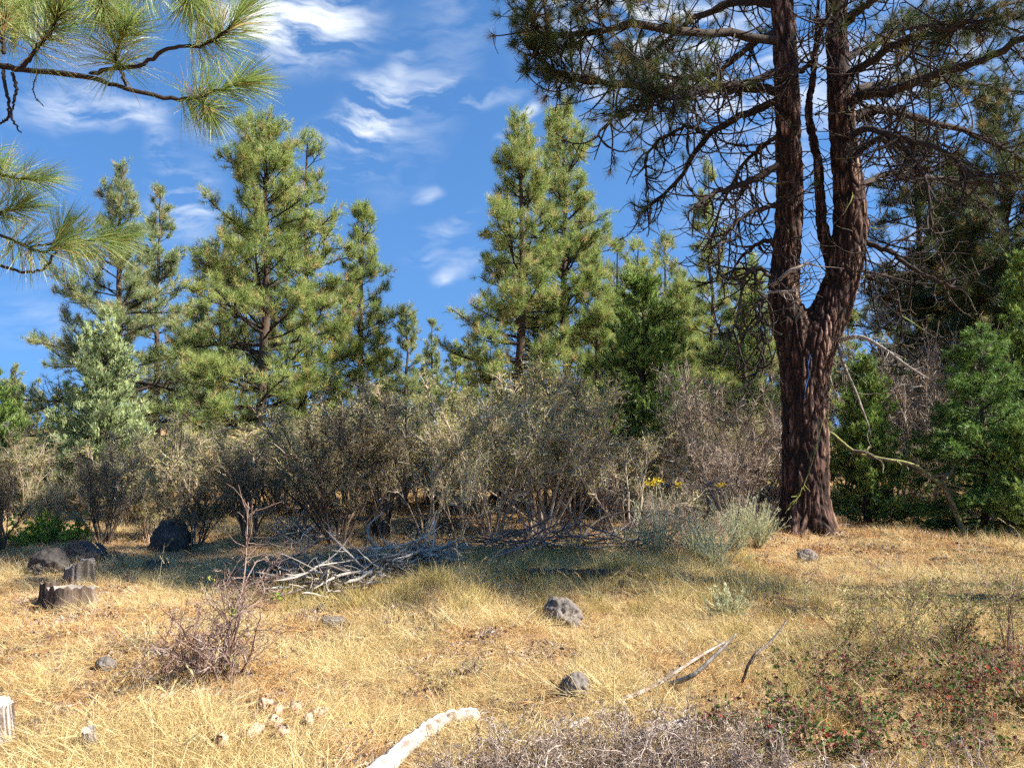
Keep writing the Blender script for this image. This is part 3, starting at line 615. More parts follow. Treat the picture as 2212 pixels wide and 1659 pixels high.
# ---------------------------------------------------------------- the forked pine
def forked_pine():
    Y = 12.0; rng = np.random.default_rng(77)
    root = empty('forked_pine', base(1742, Y)); tag(root, 'big forked pine with reddish furrowed trunk standing right of the clearing', 'pine tree')
    o = np.array(root.location)
    def P(x, y, dy=0.0): return at(x, y, Y+dy) - o
    def rad(w): return w/2/F*Y
    A = [(1742, 1215, 0, 140), (1741, 1160, 0, 114), (1741, 1120, 0, 101), (1740, 1020, 0, 97), (1738, 900, 0, 94), (1735, 800, 0, 94), (1726, 745, .02, 94), (1712, 705, .04, 86), (1696, 662, .06, 70), (1693, 620, .08, 64), (1697, 570, .1, 60), (1705, 450, .1, 58), (1704, 340, .05, 56), (1700, 200, 0, 52), (1694, 60, 0, 50), (1688, -50, 0, 48), (1686, -500, 0, 38), (1684, -1100, 0, 18)]
    B = [(1742, 1215, 0, 130), (1742, 1120, 0, 95), (1741, 1020, 0, 94), (1739, 900, 0, 93), (1744, 800, 0, 93), (1756, 745, 0, 96), (1774, 705, 0, 92), (1798, 665, 0, 80), (1812, 620, 0, 76), (1826, 575, 0, 70), (1836, 500, 0, 72), (1833, 400, 0, 64), (1820, 280, 0, 56), (1808, 100, 0, 46), (1806, -100, 0, 44), (1800, -500, 0, 34), (1794, -1000, 0, 16)]
    bm_ = MB()
    for S_ in (A, B):
        p = np.array([P(a, b, d) for a, b, d, w in S_]); r = np.array([rad(w) for *_, w in S_])
        tubes(bm_, lerp_path(p, 60), np.interp(np.linspace(0, 1, 60), np.linspace(0, 1, len(r)), r), 24, close=True)
    # thin middle stem
    Cc = [(1825, 640, .05, 40), (1803, 590, .1, 32), (1784, 530, .15, 26), (1773, 455, .2, 24), (1766, 350, .2, 20), (1747, 245, .2, 18), (1758, 150, .2, 14), (1765, 60, .25, 11), (1772, -80, .3, 8)]
    p = np.array([P(a, b, d) for a, b, d, w in Cc]); r = np.array([rad(w) for *_, w in Cc]); tubes(bm_, lerp_path(p, 50), np.interp(np.linspace(0, 1, 50), np.linspace(0, 1, len(r)), r), 12, close=True)
    tmp = bpy.data.objects.new('tmp', bm_.mesh('tmp', M['bark'])); C.objects.link(tmp)
    rm = tmp.modifiers.new('r', 'REMESH'); rm.mode = 'VOXEL'; rm.voxel_size = .017; sm = tmp.modifiers.new('s', 'SMOOTH'); sm.iterations = 8; sm.factor = .6
    dg = bpy.context.evaluated_depsgraph_get(); me = bpy.data.meshes.new_from_object(tmp.evaluated_get(dg)); bpy.data.objects.remove(tmp)
    nv = len(me.vertices); co = np.empty(nv*3, np.float32); me.vertices.foreach_get('co', co); co = co.reshape(-1, 3).astype(float)
    no = np.empty(nv*3, np.float32); me.vertices.foreach_get('normal', no); no = no.reshape(-1, 3)
    ax = np.interp(co[:, 2], p[:, 2], p[:, 0])*0
    # long plates of bark: cells stretched along the trunk, furrows between them
    q = np.stack([co[:, 0]*15, co[:, 1]*15, co[:, 2]*3.0], 1)
    q += .8*np.array([[noise.noise(Vector(c*.35+7)), noise.noise(Vector(c*.35-5)), 0] for c in q])
    q2 = q*np.array([.55, .55, .5]) + .35*np.array([[noise.noise(Vector(c*.8+3)), noise.noise(Vector(c*.8-9)), noise.noise(Vector(c*.5))] for c in q])
    v1 = np.array([(lambda d: d[1]-d[0])(noise.voronoi(Vector(c))[0]) for c in q]); v2 = np.array([(lambda d: d[1]-d[0])(noise.voronoi(Vector(c))[0]) for c in q2])
    vor = np.minimum(v2*1.3, .10 + v1*.75)
    fine = np.array([noise.noise(Vector(c*3.1)) for c in q]); tone = np.array([noise.cell(Vector(noise.voronoi(Vector(c))[1][0])) for c in q2])
    plate = np.clip(vor/.34, 0, 1); plate = plate*plate*(3-2*plate)
    amp = .034*np.clip(1.2 - co[:, 2]/14, .35, 1)
    co += no*((plate-.6)*amp + fine*.010)[:, None]
    flare = np.clip(.5 - co[:, 2], 0, .5); a = np.arctan2(co[:, 1], co[:, 0]-P(1742, 1100)[0]); co[:, :2] += no[:, :2]*(flare**1.3*.40*(.5+.5*np.sin(a*5+1)))[:, None]
    me.vertices.foreach_set('co', co.astype(np.float32).ravel())
    at_ = me.attributes.new('tint', 'FLOAT', 'POINT'); at_.data.foreach_set('value', np.clip(plate*(.62+.35*np.clip(tone, 0, 1)+.35*fine), 0, 1).astype(np.float32))
    M['pinebark'] = mat('red_brown_plated_bark', [(0, (.012, .009, .007)), (.35, (.05, .026, .018)), (.62, (.115, .064, .044)), (.85, (.24, .145, .10)), (1, (.40, .28, .21))], noise_scale=11, noise_amt=.16, stretch=(1, 1, .35), bump=.9, bump_scale=45, rough=.88)
    me.materials.clear(); me.materials.append(M['pinebark']); me.polygons.foreach_set('use_smooth', np.ones(len(me.polygons), bool))
    tr = bpy.data.objects.new('trunk', me); C.objects.link(tr); tr.parent = root

    needles_mb = MB(); twigs = MB()
    LB = []      # every main limb: list of (x, y, depth offset), radii at both ends (photograph pixels)
    def limb(pts, w0, w1): LB.append((pts, w0*.9, w1))
    limb([(1690, 100, 0), (1617, 77, -.2), (1474, 66, -.6), (1373, 52, -1.0), (1300, 68, -1.2), (1240, 74, -1.3), (1170, 72, -1.4), (1150, 45, -1.4), (1140, 10, -1.4)], 26, 6)
    limb([(1690, 200, 0), (1617, 192, -.3), (1422, 189, -.8), (1352, 183, -1.0), (1261, 174, -1.2), (1212, 160, -1.3), (1170, 128, -1.4), (1142, 95, -1.4)], 26, 6)
    limb([(1500, 190, -.5), (1439, 196, -.8), (1390, 222, -.9), (1334, 248, -1.0), (1282, 300, -1.1)], 18, 5)
    limb([(1690, 215, 0), (1617, 245, .3), (1527, 296, .7), (1474, 376, 1.0), (1422, 428, 1.2), (1380, 464, 1.3)], 24, 5)
    limb([(1527, 296, .7), (1487, 274, .8), (1430, 300, .9), (1395, 345, 1.0), (1400, 440, 1.1)], 14, 4)
    limb([(1690, 355, 0), (1617, 392, -.3), (1544, 420, -.6), (1495, 452, -.8)], 22, 8)
    limb([(1690, 15, 0), (1600, 5, .5), (1500, 40, 1.2), (1430, 95, 1.8), (1380, 130, 2.2), (1330, 125, 2.4)], 24, 6)
    limb([(1690, 60, 0), (1620, 100, .5), (1560, 150, .9), (1500, 170, 1.2), (1420, 160, 1.6), (1360, 110, 1.8)], 20, 6)
    limb([(1690, 150, 0), (1610, 180, -.8), (1540, 185, -1.4), (1470, 210, -2.0), (1400, 205, -2.4)], 20, 6)
    limb([(1690, 290, 0), (1640, 320, .6), (1590, 380, 1.1), (1550, 470, 1.4), (1530, 560, 1.5)], 14, 4)
    limb([(1690, 440, 0), (1640, 452, -.3), (1590, 480, -.6), (1560, 530, -.8), (1550, 600, -.9)], 15, 4)
    limb([(1690, 520, 0), (1640, 525, .2), (1600, 560, .3), (1560, 620, .5)], 14, 4)
    limb([(1665, 600, 0), (1640, 580, -.3), (1610, 600, -.6), (1590, 700, -.8), (1560, 740, -.9)], 11, 3)
    limb([(1660, 640, -.1), (1640, 660, -.5), (1648, 740, -.7), (1630, 820, -.7)], 9, 3)
    limb([(1690, -60, 0), (1600, -80, -.5), (1480, -60, -1.2), (1360, -20, -1.8), (1280, -30, -2.2)], 28, 6)
    limb([(1690, -120, 0), (1560, -200, .7), (1400, -190, 1.2), (1280, -120, 1.6)], 28, 6)
    # right of the fork
    limb([(1835, 225, 0), (1860, 205, -.2), (1926, 196, -.5), (2031, 158, -1.0), (2136, 126, -1.4), (2230, 78, -1.8), (2330, 60, -2.2)], 30, 10)
    limb([(1835, 262, 0), (1870, 240, .1), (1908, 238, .2), (2013, 266, .5), (2118, 297, .8), (2212, 348, 1.0), (2300, 420, 1.2)], 26, 9)
    limb([(1815, 60, 0), (1860, 20, -.3), (1930, -40, -.6), (2020, -110, -.9)], 26, 9)
    limb([(1820, 130, 0), (1880, 100, .4), (1960, 60, .9), (2060, 50, 1.5), (2180, 10, 2.2), (2260, -10, 2.6)], 22, 7)
    limb([(1835, 200, 0), (1930, 175, .9), (2038, 171, 1.6), (2130, 185, 2.2), (2212, 200, 2.8)], 20, 6)
    limb([(1845, 520, 0), (1873, 525, -.1), (1926, 546, -.3), (1961, 574, -.4), (2030, 610, -.5), (2090, 625, -.5)], 18, 6)
    limb([(1840, 340, 0), (1900, 300, -.6), (1960, 330, -1.2), (2000, 400, -1.6), (2010, 520, -1.7)], 17, 5)
    limb([(1845, 420, 0), (1900, 380, .6), (1990, 380, 1.2), (2080, 400, 1.9), (2150, 470, 2.3)], 18, 5)
    limb([(1850, 560, 0), (1880, 600, .5), (1920, 600, .9), (1950, 700, 1.1), (1935, 800, 1.1)], 12, 4)
    limb([(1830, 160, 0), (1870, 140, -1.2), (1950, 90, -2.2), (2060, 60, -3.0), (2160, 40, -3.6)], 22, 7)
    limb([(1830, 300, 0), (1870, 280, -1.3), (1950, 300, -2.2), (2040, 330, -2.9), (2120, 400, -3.3)], 18, 6)
    limb([(1725, 160, 0), (1755, 130, -.8), (1775, 60, -1.6), (1800, 20, -2.3)], 14, 5)
    limb([(1810, -40, 0), (1900, -100, .4), (2050, -160, 1.0), (2200, -140, 1.4)], 26, 8)
    limb([(1810, -200, 0), (1950, -300, -.4), (2150, -300, -1.0), (2300, -240, -1.4)], 26, 8)
    allP = []
    for pts, w0, w1 in LB:
        p = np.array([P(*q) for q in pts]); path = lerp_path(p, 26); path[1:-1] += rng.normal(size=(24, 3))*.012
        r = np.linspace(rad(w0), rad(w1), 26)*.92; lm = MB(); tubes(lm, path, r, 7, rng.uniform(.3, .7), .09, rng, close=True); lm.build('limb', M['limb'], root, smooth=True); allP.append(path)
    # dead grey limbs
    for pts, w0, w1 in [([(1797, 742, 0), (1815, 735, -.2), (1859, 728, -.4), (1907, 752, -.6), (1960, 790, -.8), (2012, 822, -.9)], 13, 3),
                        ([(1800, 700, 0), (1820, 780, -.2), (1850, 850, -.3), (1880, 930, -.4)], 9, 3),
                        ([(1665, 622, -.3), (1700, 590, -.5), (1725, 578, -.55), (1745, 570, -.5), (1760, 575, -.5)], 9, 4),
                        ([(1655, 632, -.3), (1690, 630, -.5), (1730, 628, -.55)], 7, 3)]:
        p = np.array([P(*q) for q in pts]); path = lerp_path(p, 18); lm = MB(); tubes(lm, path, np.linspace(rad(w0), rad(w1), 18), 6, rng.uniform(.5, .8), .06, rng, close=True)
        s, d, par, ss = spawn(rng, path[None], 10, .2, 1, .8); q = grow(rng, s, d, rng.uniform(.15, .5, 10), 6, (0, 0, -.4), .35); tubes(lm, q, np.linspace(.008, .002, 6)[None]*np.ones((10, 1)), 4, .7)
        lb = lm.build('dead_limb', M['silver'], root, smooth=True)
    # stubs and twigs on the stems
    AP = np.array(allP)
    L = np.linalg.norm(np.diff(AP, axis=1), axis=2).sum(1)
    per = (L*14).astype(int)
    s, d, par, ss = spawn(rng, AP, per, .10, .99, 1.15, .25, .2)
    d[:, 2] -= .25
    L2 = rng.uniform(.25, 1.15, len(par))*(1.1-.5*ss)
    n2 = 8
    Q = grow(rng, s, d, L2, n2, (0, 0, -1.5), .10, (0, 0, 1.7), 1.5)
    tubes(twigs, Q, (.014+.004*rng.uniform(size=len(Q)))[:, None]*np.linspace(1, .45, n2)[None], 4, rng.uniform(.1, .8, len(Q)))
    s3, d3, p3, s33 = spawn(rng, Q, 3, .25, .98, .9, .3, .0)
    L3 = rng.uniform(.15, .42, len(p3)); Q3 = grow(rng, s3, d3, L3, 7, (0, 0, -1.5), .10, (0, 0, 1.7), 1.7)
    tubes(twigs, Q3, np.full((len(Q3), 1), .0080)*np.linspace(1, .5, 7)[None], 3, rng.uniform(.1, .8, len(Q3)))
    # stems carry twigs too
    SA = lerp_path(np.array([P(a, b, d) for a, b, d, w in A[8:14]]), 20); SB = lerp_path(np.array([P(a, b, d) for a, b, d, w in B[7:14]]), 20); SC_ = lerp_path(np.array([P(a, b, d) for a, b, d, w in Cc[2:]]), 20)
    s4, d4, p4, _ = spawn(rng, np.array([SA, SB, SC_]), 75, 0, 1, 1.3, .15); s4 = s4 + d4*.12
    Q4 = grow(rng, s4, d4, rng.uniform(.2, .9, len(p4)), 8, (0, 0, -1.2), .45, (0, 0, .9)); tubes(twigs, Q4, np.full((len(Q4), 1), .010)*np.linspace(1, .4, 8)[None], 4, rng.uniform(.1, .9, len(Q4)))
    twigs.build('twigs', M['limb'], root, kind='stuff')
    # needles: thick at the ends of the limbs, few towards the trunk
    def keep(points, ss_, lo, hi):
        dx = np.abs(points[:, 0] - P(1760, 300)[0]); pr = np.clip((dx-1.0)/2.4, 0, 1)*(hi-lo)+lo; zz = points[:, 2]
        pr = pr*np.where(zz > P(1700, 330)[2], 1, .35) + np.where(zz > P(1700, 30)[2], .45, 0)
        return rng.uniform(0, 1, len(points)) < pr*(.45+.75*ss_)
    k2 = keep(Q[:, -1], ss, .04, .8); k3 = keep(Q3[:, -1], s33*.5+ss[p3]*.5, .015, .34)
    # the left ends are the leafiest: extra shoots along the outer third
    outer = AP[[0, 1, 6, 7, 8, 14, 15]];
    se, de, pe, _ = spawn(rng, outer, 52, .42, 1.0, .8, .3, .1); Qe = grow(rng, se, de, rng.uniform(.15, .5, len(pe)), 6, (0, 0, -.3), .3, (0, 0, 1.2))
    tw = MB(); tubes(tw, Qe, np.full((len(Qe), 1), .008)*np.linspace(1, .6, 6)[None], 4, .4); tw.build('shoots', M['limb'], root, kind='stuff')
    right = AP[[16, 18, 19, 20, 25, 28, 29]]; sr, dr, pr_, _ = spawn(rng, right, 55, .3, 1.0, .8, .3, .1); Qr = grow(rng, sr, dr, rng.uniform(.15, .5, len(pr_)), 6, (0, 0, -.3), .3, (0, 0, 1.2))
    en = np.concatenate([Q[k2, -1], Q3[k3, -1], Qe[:, -1], AP[:, -1], Qr[:, -1]]); di = np.concatenate([Q[k2, -1]-Q[k2, -2], Q3[k3, -1]-Q3[k3, -2], Qe[:, -1]-Qe[:, -2], AP[:, -1]-AP[:, -2], Qr[:, -1]-Qr[:, -2]])
    tint = np.clip(.4+.22*rng.normal(size=len(en)), 0, .85); old = rng.uniform(0, 1, len(en)) < .16; tint[old] = rng.uniform(.85, 1, old.sum())
    needles(needles_mb, rng, en, di, 88, .165, .0042, .2, 1.45, .07, tint)
    # upper crown out of the frame: it throws the shade on the clearing
    rg = np.random.default_rng(5); zt = np.linspace(P(1700, -250)[2], P(1700, -1000)[2], 11); azs = np.arange(11)*2.399; Lc = 3.4*(1-(zt-zt[0])/(zt[-1]-zt[0])*.7)*rg.uniform(.7, 1.1, 11)
    xx = np.where(np.arange(11) % 2 == 0, P(1688, -400)[0], P(1798, -400)[0]); S5 = np.stack([xx, 0*zt, zt], 1)
    B5 = grow(rg, S5, np.stack([np.cos(azs), np.sin(azs), .15+0*azs], 1), Lc, 8, (0, 0, -.2), .2, (0, 0, .7)); up_ = MB(); tubes(up_, B5, np.linspace(.06, .015, 8)[None]*np.ones((11, 1)), 5, .5)
    s6, d6, p6, s66 = spawn(rg, B5, 16, .25, 1, .8, .3, .3); Q6 = grow(rg, s6, d6, rg.uniform(.3, 1.1, len(p6)), 5, (0, 0, 0), .3, (0, 0, .8)); tubes(up_, Q6, np.full((len(Q6), 1), .012)*np.linspace(1, .5, 5)[None], 3, .5)
    up_.build('upper_limbs', M['limb'], root, kind='stuff')
    s7, d7, p7, _ = spawn(rg, Q6, 2, .3, 1, .8); e7 = np.concatenate([Q6[:, -1], s7 + d7*.15]); v7 = np.concatenate([Q6[:, -1]-Q6[:, -2], d7])
    needles(needles_mb, rg, e7, v7, 20, .2, .011, .2, 1.4, .15)
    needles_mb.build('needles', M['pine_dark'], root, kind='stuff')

    # things on and by the trunk
    m = MB(); pth = lerp_path(np.array([P(1790, 880, -.42), P(1772, 930, -.47), P(1757, 990, -.50), P(1740, 1040, -.50), P(1720, 1078, -.50), P(1702, 1100, -.48)]) + o, 24)
    pth += rng.normal(size=pth.shape)*.004
    tubes(m, pth, np.linspace(.004, .011, 24), 5, .6, .2, rng); s, d, par, ss = spawn(rng, pth[None], 10, .6, 1, .7); q = grow(rng, s, d, rng.uniform(.05, .14, 10), 4, (0, 0, -.2), .3); tubes(m, q, np.linspace(.006, .003, 4)[None]*np.ones((10, 1)), 4, .7)
    t = m.build('mossy_branch', M['moss'], None, smooth=True); tag(t, 'thin yellow mossy branch leaning slantwise against the forked trunk', 'branch')
    m = MB(); pth = lerp_path(np.array([P(1751, 765, -.50), P(1746, 790, -.51), P(1748, 810, -.51), P(1741, 835, -.50), P(1738, 858, -.50)]) + o, 14)
    off = np.stack([.007*np.cos(np.linspace(0, 5, 14)), 0*np.linspace(0, 5, 14)+.004*np.sin(np.linspace(0, 5, 14)), np.zeros(14)], 1)
    v = np.concatenate([pth-off, pth+off]); f = np.array([[i, i+1, 14+i+1, 14+i] for i in range(13)]); m.add(v, f); t = m.build('blue_ribbon', M['blue']); tag(t, 'thin blue ribbon hanging on the reddish trunk just below the fork', 'ribbon')
    return root
forked_pine()

# ---------------------------------------------------------------- overhanging boughs of the pine beside the camera
def near_pine():
    rng = np.random.default_rng(31); Y = 3.5
    root = empty('near_pine', V(-5.6, 3.4, float(gz(-5.6, 3.4)))); tag(root, 'nearby pine whose long needled boughs hang in at the upper left', 'pine tree')
    o = np.array(root.location)
    def P(x, y, dy=0.0): return at(x, y, Y+dy) - o
    tb = MB(); z = np.linspace(-.1, 9, 24); tubes(tb, np.stack([.05*np.sin(z), .05*np.cos(z*1.3), z], 1), np.linspace(.28, .12, 24), 14, .5, .05, rng); tb.build('trunk', M['bark'], root, smooth=True)
    w = 1/F*Y
    L = [([(-1200, 120, 0), (-500, 60, 0), (-120, 125, 0), (0, 143, 0), (60, 152, 0), (190, 168, .05), (260, 188, .05), (360, 212, .1), (415, 212, .1), (470, 195, .1), (525, 178, .1)], 17, 6, 1.0, [.93, 1.0]),
         ([(190, 160, .05), (240, 150, 0), (300, 142, -.1), (370, 104, -.15), (440, 98, -.15), (485, 70, -.2), (520, 30, -.2)], 10, 6, 1.0, [.85, 1.0]),
         ([(350, -40, -.1), (380, -5, -.1), (420, 35, -.1), (452, 55, -.1), (475, 80, -.1)], 7, 4, 0, []),
         ([(45, 148, 0), (85, 100, -.1), (115, 60, -.15), (130, 25, -.2)], 10, 6, 1.15, [.8, 1.0]),
         ([(273, 188, .05), (262, 155, 0), (250, 120, -.1), (262, 85, -.1), (272, 62, -.15)], 7, 5, 1.0, [.7, 1.0]),
         ([(420, 212, .1), (440, 228, .1), (455, 240, .1)], 4, 3, .65, [1.0]),
         ([(-900, 330, .2), (-300, 350, .2), (-60, 372, .2), (10, 378, .2), (45, 388, .2), (85, 385, .2)], 8, 4, .75, [.9, 1.0]),
         ([(-900, 420, .1), (-300, 450, .1), (-60, 455, .1), (0, 460, .1), (45, 445, .1)], 8, 5, .75, [1.0]),
         ([(-900, 480, 0), (-300, 520, .0), (-60, 500, 0), (0, 508, 0), (60, 535, 0), (100, 545, 0), (130, 515, 0)], 9, 5, .85, [.9, 1.0]),
         ([(-300, 520, .0), (-60, 560, 0), (0, 575, 0), (60, 588, 0), (100, 575, 0), (125, 535, 0)], 7, 5, .0, []),
         ([(60, 535, 0), (150, 520, .1), (200, 518, .15), (240, 512, .2)], 5, 4, .85, [.95, 1.0]),
         ([(10, 120, 0), (5, 60, 0), (12, 20, 0), (0, -40, 0)], 9, 6, 1.2, [.6, 1.0]),
         ([(28, 155, 0), (35, 200, 0), (25, 250, 0), (45, 290, 0)], 8, 3, 0, []),
         ([(5, 150, 0), (20, 240, -.1), (0, 270, -.1)], 8, 4, 0, []),
         ([(80, 160, 0), (72, 200, 0), (95, 232, 0)], 3, 2, 0, []),
         ([(-900, 250, .2), (-300, 300, .2), (-60, 330, .2), (-20, 345, .2)], 7, 5, .7, [1.0]),
         ([(400, -60, -.2), (410, -20, -.2), (415, 0, -.2)], 6, 5, .8, [1.0]),
         ([(200, -60, -.2), (215, -10, -.2), (225, 20, -.2)], 6, 5, .8, [1.0]),
         ([(60, -60, .1), (70, -10, .1), (40, 30, .1)], 6, 5, 1.1, [1.0]),
         ([(330, -70, .2), (310, -20, .2), (300, -30, .2)], 6, 5, .8, [1.0])]
    for pts, w0, w1, st, tf in L:
        path = lerp_path(np.array([P(*q) for q in pts]), 40); path[1:-1] += rng.normal(size=(38, 3))*.0025; m = MB()
        tubes(m, path, np.linspace(w0, w1, 40)*w*.5, 8, .35, .10, rng, close=True); lb = m.build('bough', M['limb'], root, smooth=True)
        if st:
            T = path[-1]-path[-6]; nd = MB()
            K = int(165*st); u = rng.uniform(0, 1, K)**1.3
            Lr = .17 + .13*st; seg = path[::-1]; cum = np.concatenate([[0], np.cumsum(np.linalg.norm(np.diff(seg, axis=0), axis=1))])
            cx_ = [np.interp(u*Lr, cum, seg[:, j]) for j in range(3)]; cn = np.stack(cx_, 1)
            cn2 = np.stack([np.interp(np.minimum(u*Lr+.02, cum[-1]), cum, seg[:, j]) for j in range(3)], 1); D = unit(cn-cn2)
            a0 = .30 + 1.15*u + rng.normal(size=K)*.15      # needles stand out more the older the shoot
            r = rng.normal(size=(K, 3)); A_ = unit(r - (r*D).sum(1, keepdims=True)*D); dd = D*np.cos(a0)[:, None] + A_*np.sin(a0)[:, None]
            needles(nd, rng, cn, dd, 4, .235*(.55+.45*st), .0022, .02, .16, .006, np.clip(.5+.25*rng.normal(size=K)+.2*u, 0, 1), curve=True, droop=.05)
            nd.build('needles', M['pine_near'], lb, kind='stuff')
near_pine()

# ---------------------------------------------------------------- shrubs
def bush(seed, H=2.0, W=1.0, stems=13, leafy=1.0, n1=9, n2=8, n3=5, upright=.45, leaf=.022, wob=.25, stemr=.016, lo=.18):
    rng = np.random.default_rng(seed); wd, lf = MB(), MB()
    a = rng.uniform(0, 2*np.pi, stems); ti = W/H*rng.uniform(.1, 1.0, stems)
    S0 = np.stack([.10*W*np.cos(a), .10*W*np.sin(a), np.full(stems, -.04)], 1); D = np.stack([np.cos(a)*np.sin(ti), np.sin(a)*np.sin(ti), np.cos(ti)], 1)
    A = grow(rng, S0, D, H*rng.uniform(.65, 1.02, stems), 9, (0, 0, .15), wob, (0, 0, upright))
    tubes(wd, A, stemr*rng.uniform(.7, 1.3, stems)[:, None]*np.linspace(1, .25, 9)[None], 5, rng.uniform(.05, .6, stems), .08, rng)
    s, d, p, ss = spawn(rng, A, n1, lo, .98, .65, .3); d[:, 2] += .15
    B = grow(rng, s, unit(d + V(0, 0, .35)), H*(.38*(1.15-ss))*rng.uniform(.5, 1.1, len(p)), 6, (0, 0, .1), wob*1.3, (0, 0, upright))
    tubes(wd, B, np.full((len(p), 1), stemr*.45)*np.linspace(1, .35, 6)[None], 3, rng.uniform(.1, .8, len(p)))
    s, d, p, ss = spawn(rng, B, n2, .12, 1, .75, .35); d[:, 2] += .1
    Cc = grow(rng, s, d, H*.13*rng.uniform(.5, 1.3, len(p)), 4, (0, 0, .1), .35, (0, 0, .3)); ribbons(wd, Cc, np.full(len(p), .008), rng.uniform(.1, 1, len(p)), rng)
    s, d, p, ss = spawn(rng, Cc, n3, .1, 1, .8, .35)
    Dd = grow(rng, s, d, H*.05*rng.uniform(.4, 1.3, len(p)), 3, (0, 0, .1), .3); ribbons(wd, Dd, np.full(len(p), .0042), rng.uniform(.2, 1, len(p)), rng)
    if leafy:
        c, dd, pp = along(rng, Dd, max(int(4*leafy), 1), .1, 1.05, .008)
        br = np.clip(.45 + (.22*rng.normal(size=len(Dd)))[pp] + .08*rng.normal(size=len(c)), 0, 1); leaves(lf, rng, c, leaf*.85, br)
    return wd, lf

def bushes():
    pro = {}
    spec = dict(vase=dict(H=2.0, W=.95, stems=13, leafy=.55, n1=8, n2=9, n3=4, lo=.42, stemr=.026, leaf=.029), wide=dict(H=1.8, W=1.5, stems=15, leafy=.55, n1=8, n2=8, n3=4, upright=.35, leaf=.027),
                small=dict(H=1.3, W=.7, stems=12, leafy=1.0, n1=8, n2=7, n3=4, upright=.6), dense=dict(H=2.1, W=1.1, stems=16, leafy=.65, n1=9, n2=8, n3=5, leaf=.028, lo=.28, stemr=.022),
                bare=dict(H=2.2, W=1.5, stems=14, leafy=.0, n1=9, n2=9, n3=5, upright=.15, wob=.35), sparse=dict(H=1.8, W=.8, stems=7, leafy=.6, n1=8, n2=7, n3=4, wob=.35, lo=.42, stemr=.026, leaf=.026))
    for i, (k, a) in enumerate(spec.items()):
        wd, lf = bush(500+i, **a)
        pro[k] = (wd.mesh('branches', M['bare_wood' if k == 'bare' else 'bush_wood']), lf.mesh('foliage', M['bush_leaf']) if lf.n else None, a['H'])
        if k != 'bare':
            wm, lm = pro[k][0].copy(), pro[k][1].copy(); wm.materials.clear(); wm.materials.append(M['bush_wood_dark']); lm.materials.clear(); lm.materials.append(M['bush_leaf_dark']); pro[k + '_dark'] = (wm, lm, a['H'])  # second copy of each shrub, with shade put into its colours
    rng = np.random.default_rng(9)
    def put(kind, x, ty, Y, lab, cat='shrub', wide=1.0, name='bitterbrush_shrub', group=None):
        wm, lm, H0 = pro[kind]; b = base(x, Y); H = top_h(x, ty, Y); t = empty(name, b, rng.uniform(0, 6.28)); s = H/H0*.96; t.scale = (s*wide, s*wide, s)
        tag(t, lab, cat, group)
        o = bpy.data.objects.new('branches', wm); C.objects.link(o); o.parent = t; o['kind'] = 'stuff'
        if lm: q = bpy.data.objects.new('foliage', lm); C.objects.link(q); q.parent = t; q['kind'] = 'stuff'
        return t
    F_ = 'brown leaved shrubs along the edge of the clearing'
    front = [('vase', 10, 985, 11.0, 'brown shrub in painted shade at the very left edge, above the boulders', 1.0), ('dense', 235, 945, 11.6, 'bushy shrub behind the two dark boulders at left', .9),
             ('small', 425, 1000, 11.2, 'low round shrub growing in front of the dark boulder', .9), ('vase', 545, 930, 11.0, 'vase shaped shrub with dark fanned stems left of the stick heap', .95),
             ('sparse', 650, 960, 11.6, 'thin shrub between the vase shaped one and the darkest shrub', 1.0), ('dense', 735, 850, 11.3, 'darkest, densest shrub, shade painted in, standing behind the heap of grey sticks', .95),
             ('vase', 830, 830, 12.0, 'tall shrub with leaning dark stems right of the darkest shrub', 1.0), ('sparse', 925, 900, 11.8, 'shrub on three crooked stems over the sunny gap', .9),
             ('sparse', 990, 960, 11.6, 'thin dark stemmed shrub in the middle, behind the small flat stone', .8), ('dense', 1060, 812, 12.0, 'tall tangled shrub in the centre', .9),
             ('vase', 1165, 780, 12.4, 'tallest pale stemmed shrub at the centre right', 1.0), ('vase', 1235, 860, 12.8, 'shrub on a crooked pale stem at the right end of the centre thicket', .9),
             ('sparse', 1340, 880, 11.6, 'open twiggy shrub standing above the long brush heap', 1.0), ('dense', 110, 1000, 12.0, 'shrub between the left edge and the two boulders', .8),
             ('small', 330, 1010, 12.2, 'shrub just left of the low round one', .9), ('sparse', 1440, 960, 12.6, 'twiggy shrub right of the open one, before the dark thicket', .9)]
    for k, x, ty, Y, lab, wd in front: put(k + '_dark' if x in (10, 235, 545, 735, 830, 425) else k, x, ty, Y, lab, wide=wd*.85, group=F_)  # the listed front shrubs take the shade-darkened copy
    G_ = 'paler shrubs in the second row'; n = 0
    back = [(-60, 900), (40, 890), (130, 880), (210, 890), (290, 875), (370, 868), (450, 865), (520, 880), (600, 868), (680, 855), (760, 800), (850, 790), (1020, 795), (1100, 765), (1180, 755), (1255, 775), (1330, 870), (1420, 860), (1500, 890), (1580, 860)]
    BL = ['cut off by the left edge', 'just inside the left edge', 'behind and left of the two dark boulders', 'in front of the silvery juniper', 'right of the silvery juniper', 'above the low round shrub', 'left of the vase shaped shrub', 'behind the vase shaped shrub', 'under the broad green pine',
          'behind the left side of the darkest shrub', 'behind the darkest shrub', 'rising over the leaning dark stems', 'above the thin dark stemmed shrub', 'in front of the bare brown pine trunk', 'behind the tallest pale stemmed shrub', 'behind the right end of the centre thicket', 'just left of the dark green juniper', 'at the foot of the dark green juniper', 'beside the bare brown shrubs', 'left behind the forked trunk']
    for i, (x, ty) in enumerate(back):
        put(['wide', 'dense', 'wide', 'vase'][i % 4], x, ty + rng.uniform(-22, 30), 15.0 + rng.uniform(-.4, 1.8), 'grey green second row shrub ' + BL[i], wide=1.1, group=G_)
